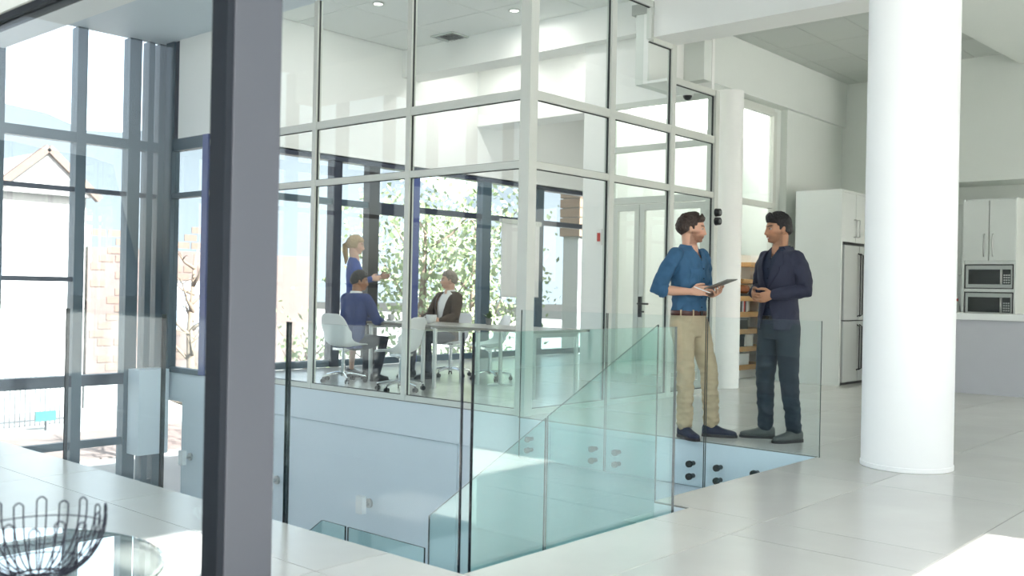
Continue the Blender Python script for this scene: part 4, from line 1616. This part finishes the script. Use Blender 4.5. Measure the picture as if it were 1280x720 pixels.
cup('white coffee cup on the table in front of the man in the blue suit', 8.45, 9.50)
cup('white coffee cup on the meeting table in front of the older man', 8.70, 8.98, s=1.1, rz=1)
cup('large white cup at the near edge of the meeting table', 8.34, 8.66, s=1.25, rz=2)
nb = thing('notepad', (8.25, 9.2, .742), 'white notepad lying on the meeting table by the man in the blue suit', 'notepad')
piece('pad', PAPER, nb, (8.12, 8.34, 9.05, 9.36, .742, .752))
piece('cover', GREY, nb, (8.12, 8.34, 9.34, 9.37, .742, .755))
pl = thing('potted_plant', (9.6, 7.6, 0), 'small green potted plant on the meeting table by the window', 'plant')
pl.location = (8.74, 8.05, .742)
mb = MB()
mb.lathe([(.03, 0), (.045, .08), (.04, .08), (.001, .07)], n=20)
mb.build('pot', GREY, pl, smooth='auto', local=True)
mb = MB()
rng = random.Random(4)
for i in range(26):
    a, el, L = rng.uniform(0, 2 * pi), rng.uniform(.5, 1.35), rng.uniform(.07, .13)
    d = dirang(a, el)
    sd = V(-sin(a), cos(a), 0) * .014
    p = V(0, 0, .07)
    mb.add([p, p + d * L * .5 + sd, p + d * L, p + d * L * .5 - sd], [(0, 1, 2, 3)])
LEAF = pm('leaf_green', (.06, .13, .03), .6, var=.4, scale=3)
mb.build('foliage', LEAF, pl, local=True, fix=False)

# wall mounted things
am = thing('fire_alarm', (10.36, 7.61, 1.88), 'small white and red alarm plate on the white strip beside the glazed door', 'alarm')
piece('plate', PAPER, am, (10.352, 10.37, 7.565, 7.655, 1.78, 1.99))
piece('red_button', RED, am, (10.342, 10.352, 7.588, 7.632, 1.83, 1.94))
rd = thing('lock_reader', (10.38, 5.90, 2.09), 'black two lobed lock reader on the glass wall end frame beside the blue shirted man', 'reader')
mb = MB()
for z in (2.04, 2.145):
    mb.cyl((10.38, 5.905, z), (10.38, 5.85, z), .050, .045, 20)
mb.build('housing', BLACK, rd, smooth='auto')
mb = MB()
for z in (2.04, 2.145):
    mb.cyl((10.38, 5.851, z), (10.38, 5.842, z), .024, .020, 16)
mb.build('sensor', GREY, rd, smooth='auto')
dm = thing('security_camera', (10.3, 6.25, 3.55), 'small dark dome security camera under the white beam behind the glass wall', 'camera')
mb = MB()
mb.lathe([(.07, 0), (.075, .03), (.075, .06)], (10.25, 6.25, 3.56), 24)
mb.build('mount', WHITE, dm, smooth='auto')
mb = MB()
mb.lathe([(.002, -.055), (.03, -.048), (.05, -.025), (.056, 0)], (10.25, 6.25, 3.56), 24)
mb.build('dome', BLACK, dm, smooth='auto')
vt = thing('air_vent', (10.05, 10.1, 4.84), 'square slatted air vent in the meeting room ceiling', 'vent')
mb = MB()
for a in ((9.85, 10.35, 9.9, 9.93), (9.85, 10.35, 10.31, 10.34), (9.85, 9.88, 9.93, 10.31), (10.32, 10.35, 9.93, 10.31)):
    mb.box(*a, 4.822, 4.842)
mb.build('vent_frame', CEILT, vt)
for k in range(6):
    y = 9.96 + k * .06
    mb = MB()
    mb.obox((10.1, y, 4.832), (.22, 0, 0), (0, .02, .008), (0, -.001, .002))
    mb.build('slat', GREY, vt)

# recessed downlights of the meeting room
def downlight(label, x, y, z, power):
    t = thing('downlight', (x, y, z), label, 'light', 'recessed downlights in the meeting room ceiling')
    mb = MB()
    mb.lathe([(.075, 0), (.075, -.012), (.06, -.012), (.06, -.004), (.001, -.004)][::-1], (x, y, z), 24)
    mb.build('trim_ring', FRAME, t, smooth='auto')
    mb = MB()
    mb.lathe([(.055, -.007), (.055, -.003)], (x, y, z), 20)
    mb.build('lens', LAMP, t)
    ld = bpy.data.lights.new('downlight_lamp', 'AREA')
    ld.shape = 'DISK'
    ld.size = .11
    ld.energy = power
    ld.color = (1, .985, .96)
    lo = bpy.data.objects.new('downlight_lamp', ld)
    COL.objects.link(lo)
    lo.location = (0, 0, -.03)
    lo.parent = t


LAMP = pm('lamp_lens', (.9, .9, .88), .4)
_b = LAMP.node_tree.nodes['Principled BSDF']
_b.inputs['Emission Color'].default_value = (1, .98, .95, 1)
_b.inputs['Emission Strength'].default_value = 6.0
for x, y, w_ in ((8.3, 7.3, 'above the meeting table nearest the corner post'), (8.3, 9.7, 'above the standing woman'), (9.6, 8.5, 'between the air vent and the front glass wall'), (11.2, 8.8, 'in the far bay past the first ceiling beam'), (11.2, 10.4, 'in the far bay close to the window wall'), (13.6, 9.6, 'behind the deep white bulkhead')):
    downlight('small round recessed ceiling downlight ' + w_, x, y, 4.84, 17)

# sconces on the stair well wall
for i, (y, z, lb) in enumerate(((8.10, -1.16, 'white box wall lamp on the stair well wall, the one nearest the corner pane'), (9.78, -1.15, 'white box wall lamp on the stair well wall, partly behind the glass pane joint'), (11.72, -1.12, 'white box wall lamp on the stair well wall beside the doorway'))):
    t = thing('wall_lamp', (6.95, y, z), lb, 'wall lamp', 'white box lamps on the stair well wall')
    lo = piece('lamp_box', SHELLW, t, (6.80, 6.86, y - .055, y + .055, z - .095, z + .095))
    bevel(lo, .006)
    mb = MB()
    mb.cyl((6.86, y, z), (6.955, y, z), .022, .022, 12)
    mb.cyl((6.93, y, z), (6.955, y, z), .05, .05, 18)
    mb.build('bracket', BRUSH, t, smooth='auto')

# ------------------------------------------------------------------ glass table and wire bowl by the viewer
tb = thing('glass_table', (.962, 2.616, 0), 'round glass coffee table at the lower corner under the wire bowl', 'table')
mb = MB()
mb.lathe([(.44, .428), (.45, .431), (.45, .437), (.44, .44)], (.962, 2.616, 0), 96)
gt = mb.build('glass_top', [GLASST, pm('green_glass_rim', (.035, .10, .06), .15, var=.05, spec=.8)], tb)
for p in gt.data.polygons:
    p.material_index = 0 if abs(p.normal.z) > .9 else 1
mb = MB()
mb.lathe([(.20, 0), (.20, .012), (.03, .03), (.03, .405), (.10, .42), (.10, .428)], (.962, 2.616, 0), 40)
mb.build('pedestal', CHROME, tb, smooth='auto')

bw = thing('wire_bowl', (1.045, 2.455, .44), 'black wire fruit bowl with looped rim on the round glass table', 'bowl')
WIRE = pm('dark_wire', (.008, .010, .022), .45, spec=.3)
RB, HB = .156, .142


def bowl_pt(a, u):
    """u 0 at the foot, 1 at the rim."""
    rr = .052 + (RB - .052) * (sin(u * pi / 2) ** .9)
    zz = .006 + HB * (u ** 1.55)
    return V(rr * cos(a), rr * sin(a), zz)


NW = 18
for k in range(NW):
    a0, a1 = 2 * pi * k / NW, 2 * pi * (k + .42) / NW
    top = 1.0 + .05 * (k % 2)
    pts = [bowl_pt(a0, u / 10 * top) for u in range(11)]
    pts += [bowl_pt(a0 * (1 - q) + a1 * q, top * (1 + .035 * sin(pi * q))) for q in (.15, .35, .5, .65, .85)]
    pts += [bowl_pt(a1, (10 - u) / 10 * top) for u in range(11)]
    MB().tube(pts, .0021, 6).build('wire_loop', WIRE, bw, smooth=True, local=True)
for u, rad in ((.0, .0026), (.35, .0016), (.86, .0016)):
    pts = [bowl_pt(2 * pi * i / 48, u) for i in range(49)]
    MB().tube(pts, rad, 6).build('ring_wire', WIRE, bw, smooth=True, local=True)
for k in range(6):
    a = pi * k / 6
    MB().tube([V(.052 * cos(a), .052 * sin(a), .006), V(-.052 * cos(a), -.052 * sin(a), .006)], .002, 6).build('foot_wire', WIRE, bw, smooth=True, local=True)

# ------------------------------------------------------------------ bookshelf seen past the slim column
sf = thing('bookshelf', (12.7, 6.75, 0), 'oak shelved white bookcase seen between the slim column and the man in the blazer', 'bookshelf')
SX0, SX1, SY0, SY1 = 12.12, 13.2, 6.56, 6.92
piece('back_panel', PAPER, sf, (SX0, SX1, SY1 - .02, SY1, 0, 1.75))
for x in (SX0, SX1 - .025):
    piece('side_panel', PAPER, sf, (x, x + .025, SY0 + .02, SY1 - .02, 0, 1.75))
ZS = [.155, .41, .655, .895, 1.115]
for z in ZS:
    o = piece('shelf', OAK, sf, (SX0, SX1, SY0, SY1 - .02, z - .035, z + .035))
piece('shelf', OAK, sf, (12.42, SX1, SY0 + .05, SY1 - .02, 1.33, 1.39))
piece('shelf', OAK, sf, (12.62, SX1, SY0 + .05, SY1 - .02, 1.57, 1.63))
piece('plinth', PAPER, sf, (SX0 + .02, SX1 - .02, SY0 + .05, SY1 - .03, 0, .12))


def book(label, x, w, z, h, m, d=.20, cat='book', name='book', group=None):
    t = thing(name, (x, SY0 + .02, z), label, cat, group)
    piece('cover', m, t, (x, x + w, SY0 + .02, SY0 + .02 + d, z, z + h))
    piece('pages', PAPER, t, (x + .004, x + w - .004, SY0 + .03, SY0 + .02 + d + .004, z + h, z + h + .002))
    return t


z = .93
bk = [('white ring binder standing on the shelf of books', .07, .19, PAPER), ('narrow black book beside the white binder on the shelf', .03, .17, BLACK), ('dark grey book in the middle of the shelved row', .035, .18, GREY), ('thin white book between the grey and the red book', .02, .165, SHELLW), ('dark red book on the bookcase shelf near the blazer', .038, .18, RED), ('black book right of the dark red book on the shelf', .03, .185, BLACK), ('tall white folder at the end of the book row', .05, .19, PAPER)]
x = 12.21
for lb, w, h, m in bk:
    book(lb, x, w, z, h, m, group='books on the bookcase shelf')
    x += w + .004


def shelf_box(name, label, cat, x0, x1, z, h, m, lid=None):
    t = thing(name, ((x0 + x1) / 2, SY0 + .15, z), label, cat)
    o = piece('box_body', m, t, (x0, x1, SY0 + .02, SY0 + .28, z, z + h))
    bevel(o, .006)
    piece('box_lid', lid or m, t, (x0 - .004, x1 + .004, SY0 + .016, SY0 + .284, z + h - .03, z + h + .004))
    return t


shelf_box('storage_box', 'wide black storage box on the shelf under the books', 'box', 12.2, 12.52, .69, .155, BLACK, GREY)
shelf_box('storage_box', 'smaller black storage box on the second shelf from the floor', 'box', 12.2, 12.42, .445, .165, BLACK)
shelf_box('storage_box', 'white storage box beside the small black box', 'box', 12.46, 12.68, .445, .165, PAPER)
shelf_box('storage_box', 'clear white storage box on the lowest oak shelf', 'box', 12.24, 12.56, .19, .15, SHELLW, PAPER)
shelf_box('device', 'flat black device lying on the top oak shelf', 'device', 12.26, 12.62, 1.15, .035, BLACK)
pc = thing('picture_panel', (12.33, 6.7, 1.185), 'plain white framed panel leaning on the top oak shelf', 'panel')
piece('panel_board', PAPER, pc, (12.25, 12.43, 6.70, 6.715, 1.19, 1.58))
piece('panel_frame', SHELLW, pc, (12.24, 12.25, 6.695, 6.72, 1.19, 1.59), (12.43, 12.44, 6.695, 6.72, 1.19, 1.59), (12.24, 12.44, 6.695, 6.72, 1.58, 1.59))
jr = thing('glazed_pot', (12.52, 6.64, 1.19), 'amber brown glazed pot on the top oak shelf', 'pot')
jr.location = (12.51, 6.66, 1.189)
mb = MB()
mb.lathe([(.05, 0), (.085, .03), (.09, .07), (.07, .105), (.062, .11)], n=24)
mb.build('pot_body', AMBER, jr, smooth='auto', local=True)
mb = MB()
mb.lathe([(.062, .11), (.066, .118), (.055, .122), (.01, .10)], n=24)
mb.build('pot_rim', OAK, jr, smooth='auto', local=True)

# ------------------------------------------------------------------ kitchen
tc = thing('tall_cabinet', (13, 5.5, 0), 'tall white cabinet housing around the fridge behind the man in the blazer', 'cabinet')
piece('side_panel', CABW, tc, (12.43, 12.47, 5.22, 5.86, 0, 2.58))
piece('side_panel', CABW, tc, (13.36, 13.40, 5.22, 5.86, 0, 2.58))
piece('top_panel', CABW, tc, (12.47, 13.36, 5.24, 5.86, 2.55, 2.58))
piece('box_body', CABW, tc, (12.47, 13.36, 5.26, 5.86, 1.90, 2.55))
for x0, x1, hx in ((12.475, 12.91, 12.86), (12.92, 13.355, 12.97)):
    d = piece('cabinet_door', CABW, tc, (x0, x1, 5.225, 5.258, 1.895, 2.545))
    bevel(d, .003)
    mb = MB()
    mb.tube([(hx, 5.224, 1.97), (hx, 5.19, 1.97), (hx, 5.19, 2.20), (hx, 5.224, 2.20)], .008, 8)
    mb.build('handle', BRUSH, d, smooth=True)
fr = thing('fridge', (12.9, 5.5, 0), 'pale steel fridge freezer built into the tall white cabinet', 'fridge')
piece('fridge_body', BLACK, fr, (12.475, 13.355, 5.25, 5.84, .0, 1.86))
for z0, z1 in ((.04, .845), (.86, 1.85)):
    for x0, x1, hx in ((12.50, 12.985, 12.955), (13.0, 13.33, 13.03)):
        d = piece('fridge_door', FRIDGE, fr, (x0, x1, 5.20, 5.25, z0, z1))
        bevel(d, .006)
        mb = MB()
        h0, h1 = (z0 + .15, z1 - .05) if z0 < .5 else (z0 + .05, z1 - .1)
        mb.tube([(hx, 5.2, h0), (hx, 5.165, h0 + .02), (hx, 5.165, h1 - .02), (hx, 5.2, h1)], .010, 8)
        mb.build('handle', BLACK, d, smooth=True)

XK = 14.4
uc = thing('wall_cabinet', (14.2, 4.4, 1.5), 'white wall cabinet left of the ovens above the worktop', 'cabinet')
piece('box_body', CABW, uc, (14.05, XK, 4.16, 4.9, 1.50, 2.46))
for y0, y1, hy in ((4.17, 4.52, 4.44), (4.53, 4.89, 4.60)):
    d = piece('cabinet_door', CABW, uc, (14.02, 14.05, y0, y1, 1.505, 2.455))
    bevel(d, .003)
    mb = MB()
    mb.tube([(14.02, hy, 1.57), (13.99, hy, 1.57), (13.99, hy, 1.84), (14.02, hy, 1.84)], .008, 8)
    mb.build('handle', BRUSH, d, smooth=True)
oc = thing('oven_cabinet', (14.1, 3.85, 0), 'tall white kitchen cabinet holding two microwave ovens', 'cabinet')
OY0, OY1 = 3.46, 4.12
for y in (OY0, OY1 - .025):
    piece('side_panel', CABW, oc, (13.78, XK, y, y + .025, 0, 2.50))
for z0, z1 in ((0, .93), (1.27, 1.31), (1.635, 1.68), (2.45, 2.50)):
    piece('shelf_panel', CABW, oc, (13.80, XK, OY0 + .025, OY1 - .025, z0, z1))
piece('box_body', CABW, oc, (13.82, XK, OY0 + .025, OY1 - .025, 1.68, 2.45))
for y0, y1, hy in ((3.47, 3.785, 3.74), (3.795, 4.11, 3.845)):
    d = piece('cabinet_door', CABW, oc, (13.77, 13.80, y0, y1, 1.68, 2.47))
    bevel(d, .003)
    mb = MB()
    mb.tube([(13.77, hy, 1.74), (13.74, hy, 1.74), (13.74, hy, 2.03), (13.77, hy, 2.03)], .008, 8)
    mb.build('handle', BRUSH, d, smooth=True)


def microwave(label, z0, z1):
    t = thing('microwave_oven', (13.8, 3.79, z0), label, 'microwave', 'built-in microwave ovens')
    y0, y1 = OY0 + .03, OY1 - .03
    piece('oven_body', BLACK, t, (13.81, 14.3, y0, y1, z0, z1 - .004))
    fr_ = piece('oven_front', OVENS, t, (13.785, 13.81, y0 + .015, y1 - .015, z0 + .012, z1 - .016))
    bevel(fr_, .003)
    piece('oven_window', OVENG, t, (13.78, 13.786, y0 + .16, y1 - .05, z0 + .06, z1 - .07))
    pn = piece('control_panel', OVENG, t, (13.78, 13.786, y0 + .03, y0 + .13, z0 + .06, z1 - .07))
    mb = MB()
    for i in range(3):
        for j in range(4):
            mb.box(13.777, 13.78, y0 + .04 + i * .028, y0 + .06 + i * .028, z0 + .075 + j * .032, z0 + .093 + j * .032)
    mb.build('buttons', OVENS, pn)
    mb = MB()
    mb.tube([(13.785, y0 + .145, z0 + .06), (13.755, y0 + .145, z0 + .07), (13.755, y0 + .145, z1 - .08), (13.785, y0 + .145, z1 - .07)], .007, 8)
    mb.build('oven_handle', BRUSH, t, smooth=True)
    return t


microwave('steel microwave oven in the upper niche of the oven cabinet', 1.31, 1.635)
microwave('steel microwave oven in the lower niche, just above the worktop', .945, 1.27)
kc = thing('kitchen_counter', (14.2, 4.4, 0), 'white back counter with splashback under the wall cabinet', 'counter')
piece('cupboard_body', CABW, kc, (13.84, XK - .02, 4.13, 5.2, 0, .90))
piece('worktop', TOPW, kc, (13.80, XK - .01, 4.13, 5.2, .90, .94))
piece('splashback', TOPW, kc, (XK - .022, XK - .01, 4.13, 5.2, .94, 1.50))
kb = thing('bottle', (14.1, 4.18, .94), 'clear bottle with a red cap on the back counter beside the ovens', 'bottle')
kb.location = (13.95, 4.23, .94)
mb = MB()
mb.lathe([(.035, 0), (.04, .01), (.04, .13), (.016, .175), (.015, .20)], n=20)
mb.build('bottle_body', pm('pale_plastic', (.6, .62, .6), .2), kb, smooth='auto', local=True)
mb = MB()
mb.lathe([(.018, .20), (.018, .232), (.015, .235)], n=16)
mb.build('bottle_cap', RED, kb, smooth='auto', local=True)
pk = thing('packet', (13.9, 4.40, .94), 'blue crumpled packet lying on the back counter', 'packet')
v, f = sphere_mesh(lambda d: V(13.93 + .06 * d.x, 4.44 + .12 * d.y, 1.0 + .055 * d.z) + d * .012 * noise.noise(d * 5), 20, 12)
MB().add(v, f).build('packet_body', BLUE, pk)
MB().tube([(13.93, 4.34, .98), (13.93, 4.28, .965)], [.03, .012], 8).build('packet_neck', PAPER, pk, smooth=True)

isl = thing('kitchen_island', (13.1, 2.6, 0), 'long kitchen island with lilac grey front and thick white worktop', 'island')
piece('front_panel', ISLF, isl, (12.90, 12.93, .60, 4.05, .0, .915))
piece('cupboard_body', CABW, isl, (12.93, 13.55, .62, 4.03, 0, .915))
o = piece('worktop', TOPW, isl, (12.86, 13.6, .55, 4.1, .915, .995))
bevel(o, .006)

# ------------------------------------------------------------------ outside
PAVE = pm('bright_paving', (.26, .255, .245), .8, var=.08, scale=.6)
PINK = pm('pink_paving', (.15, .108, .096), .8, var=.1, scale=1)
REND = pm('white_render', (.32, .32, .315), .8, var=.03, scale=.5)
PBRICK = pm('pink_brick', (.095, .070, .064), .85, var=.2, scale=3)
OBRICK = pm('orange_brick', (.14, .095, .065), .8, var=.25, scale=2, stretch=(1, 1, 8))
TERRA = pm('terracotta', (.095, .062, .048), .7, var=.1)
HILLM = pm('hazy_hill', (.05, .064, .076), .95, var=.05, scale=.02)  # bluish distance haze is put into the hill colour
BARK = pm('bark', (.16, .12, .09), .9, var=.3)
LEAFL = pm('sunlit_leaf', (.24, .31, .16), .6, var=.5, scale=.8)
WING = pm('window_grey', (.25, .29, .34), .2)
FENCEM = pm('grey_fence_paint', (.045, .045, .05), .5)
TEAL = pm('teal_sign_paint', (.012, .085, .08), .5)

tag(piece('ground', PAVE, None, (-60, 120, 12.5, 160, LOW - .3, LOW)), 'bright paved ground outside the building', 'ground', kind='structure')
tag(piece('pavement_strip', PINK, None, (2, 40, 24, 28.6, LOW, LOW + .04)), 'pink paved strip in front of the metal fence', 'pavement', kind='structure')
v, f = [], []
n = 60
for i in range(n + 1):
    x = -200 + 700 * i / n
    h = 52 + 16 * noise.noise(V(i * .13, 3, 0)) + 9 * noise.noise(V(i * .37, 7, 0))
    v += [(x, 330 - .25 * x, LOW - 1), (x, 360 - .25 * x, h)]
for i in range(n):
    f.append((i * 2, i * 2 + 2, i * 2 + 3, i * 2 + 1))
mb = MB().add(v, f)
k = len(v)
mb.v += [(p[0], p[1] + 60, LOW - 1) for p in v[1::2]]
for i in range(n):
    mb.f.append((i * 2 + 1, i * 2 + 3, k + i + 1, k + i))
    mb.m.append(0)
tag(mb.build('hills', HILLM, smooth=True), 'pale hazy hills on the horizon', 'hills', kind='structure')


def pts_win(parent, boxes, m=WING):
    for b in boxes:
        w = piece('window_frame', REND, parent, (b[0] - .06, b[1] + .06, b[2] - .03, b[2], b[3] - .06, b[4] + .06))
        piece('window_pane', m, w, (b[0], b[1], b[2] - .05, b[2] - .03, b[3], b[4]))


wb = thing('white_building', (10, 36, LOW), 'white rendered building with grey windows beyond the atrium facade', 'building')
piece('wall', REND, wb, (-6, 15.9, 34, 42, LOW, 4.1))
pts_win(wb, [(x, x + 1.15, 34, 1.25, 2.25) for x in (5.2, 7.0, 8.8, 10.6, 12.4)] + [(x, x + 1.15, 34, -1.9, -.6) for x in (5.2, 8.8)])
mb = MB()
mb.prism([(12.7, 4.1), (16.0, 4.1), (14.35, 5.55)], 'y', 33.6, 42)
mb.build('gable', REND, wb)
mb = MB()
for a, b in (((12.55, 4.05), (14.35, 5.65)), ((16.15, 4.05), (14.35, 5.65))):
    d = (V(b[0], 0, b[1]) - V(a[0], 0, a[1]))
    c = V((a[0] + b[0]) / 2, 33.55, (a[1] + b[1]) / 2)
    mb.obox(c, d * .5, V(0, .12, 0), V(-d.z, 0, d.x).normalized() * .12)
mb.build('bargeboard', TERRA, wb)
piece('roof', TERRA, wb, (-6.2, 12.6, 33.8, 42.2, 4.1, 4.3))

bb_ = thing('brick_building', (20, 35, LOW), 'pink brick building beyond the fence', 'building')
piece('wall', PBRICK, bb_, (16.0, 26, 34.0, 42, LOW, 2.4))
piece('base_wall', REND, bb_, (15.95, 26.05, 33.95, 34.0, LOW, LOW + 1.2))
mb = MB()
rng = random.Random(9)
for r_ in range(18):
    z = LOW + 1.3 + r_ * .3
    for c_ in range(10):
        if rng.random() < .4:
            x = 16.1 + c_ * .6 + (.3 if r_ % 2 else 0)
            mb.box(x, x + .52, 33.97, 34.0, z, z + .24)
o = mb.build('brick_courses', TERRA, bb_)
o['kind'] = 'stuff'
pts_win(bb_, [(19.2, 20.4, 34.0, -.5, 1.2), (22.0, 23.2, 34.0, -.5, 1.2)])

ob = thing('orange_building', (22, 17, LOW), 'orange brown clad building seen through the far bay of the meeting room', 'building')
piece('wall', GREY, ob, (20.2, 30, 15.5, 16, LOW, 2.6))
for k in range(12):
    z = 2.6 + k * .25
    piece('cladding_board', OBRICK, ob, (20.1, 30.1, 15.4, 16.05, z, z + .225))
piece('cladding_backing', GREY, ob, (20.15, 30.05, 15.45, 16, 2.6, 5.6))
pts_win(ob, [(21, 22.2, 15.5, .3, 1.9), (23.2, 24.4, 15.5, .3, 1.9), (25.4, 26.6, 15.5, .3, 1.9)], SHELLW)

fc = thing('metal_fence', (10, 30.5, LOW), 'pale metal bar fence along the pavement outside', 'fence')
for z in (LOW + .15, LOW + 1.45):
    piece('rail', FENCEM, fc, (5.5, 14.2, 30.78, 30.83, z, z + .05))
q = MB().box(-.014, .014, -.014, .014, 0, 1.55)
first = q.build('bar', FENCEM, fc, local=True)
first.location = V(5.6 - 10, .3, 0)
for i in range(1, 58):
    o = first.copy()
    COL.objects.link(o)
    o.location.x = 5.6 - 10 + i * .15
sg = thing('street_sign', (12.9, 29.6, LOW), 'small teal sign board on a short post by the pavement', 'sign')
piece('sign_board', TEAL, sg, (12.45, 13.05, 29.57, 29.6, LOW + .30, LOW + .60))
piece('sign_post', BLACK, sg, (12.74, 12.79, 29.6, 29.64, LOW, LOW + .55))


def tree(label, x, y, h, cr, seed, leafy=True, bare=False, base=1.2, nl=2800, group='trees outside the meeting room'):
    rng = random.Random(seed)
    t = thing('tree', (x, y, LOW), label, 'tree', group)
    mb = MB()
    mb.tube([V(0, 0, 0), V(.05, .03, h * .3), V(-.04, .05, h * .6), V(.02, 0, h * .92)], [.16, .12, .08, .02], 10)
    tips = []
    for i in range(18 if bare else 12):
        z = h * (.25 + .65 * i / (18 if bare else 12))
        a = i * 2.4 + rng.uniform(-.3, .3)
        L = cr * rng.uniform(.6, 1.0) * (1.15 - .5 * i / 12)
        p = V(0, 0, z)
        d = dirang(a, rng.uniform(.3, .8))
        q1, q2 = p + d * L * .5, p + d * L + V(0, 0, L * .25)
        mb.tube([p, q1, q2], [.05, .03, .008], 6)
        tips += [q1, q2]
        if bare:
            for k in range(4):
                s_ = q1.lerp(q2, rng.random())
                e = s_ + dirang(a + rng.uniform(-1.4, 1.4), rng.uniform(.0, 1.0)) * L * .45
                mb.tube([s_, s_.lerp(e, .5) + V(0, 0, .04), e], [.014, .010, .004], 5)
    mb.build('trunk', BARK, t, smooth=True, local=True)
    if leafy:
        mb = MB()
        for i in range(nl):
            c = tips[rng.randrange(len(tips))]
            off = V(rng.gauss(0, 1), rng.gauss(0, 1), rng.gauss(0, .8)) * cr * .30
            p = c + off
            a, b = dirang(rng.uniform(0, 6.3), rng.uniform(-1.3, 1.3)), dirang(rng.uniform(0, 6.3), rng.uniform(-1.3, 1.3))
            s_ = rng.uniform(.05, .105)
            a = a * s_
            b = (b - a * b.dot(a) / a.length_squared).normalized() * s_ * .6
            mb.add([p - a, p + b, p + a, p - b], [(0, 1, 2, 3)])
        o = mb.build('foliage', LEAFL, t, local=True, fix=False)
        o['kind'] = 'stuff'
    return t


tree('leafy green tree outside the meeting room, behind the white mullion beside the seated men', 15.6, 16.4, 6.8, 1.9, 3)
tree('leafy green tree outside the meeting room, behind the older man', 19.6, 18.6, 7.4, 2.1, 5)
tree('low pale shrub like tree behind the woman with the ponytail', 16.2, 21.6, 3.2, 1.5, 12, nl=450)
tree('bare branched tree seen between the facade columns and the grey post', 12.2, 20.6, 5.6, 1.5, 21, leafy=False, bare=True, group=None)
hg = MB()
rng = random.Random(31)
for i in range(5200):
    p = V(rng.uniform(13.4, 24), rng.uniform(18.5, 19.6), LOW + rng.uniform(0, 1.9))
    if p.y > 19.2 and p.x < 12: continue
    a, b = dirang(rng.uniform(0, 6.3), rng.uniform(-1.3, 1.3)) * rng.uniform(.07, .13), dirang(rng.uniform(0, 6.3), rng.uniform(-1.3, 1.3)) * .07
    hg.add([p - a, p + b, p + a, p - b], [(0, 1, 2, 3)])
PALEL = pm('pale_sunlit_leaf', (.34, .34, .24), .7, var=.4, scale=.7)
tag(hg.build('hedge_foliage', PALEL, fix=False), 'pale sunlit hedge outside the meeting room windows', 'hedge', kind='stuff')
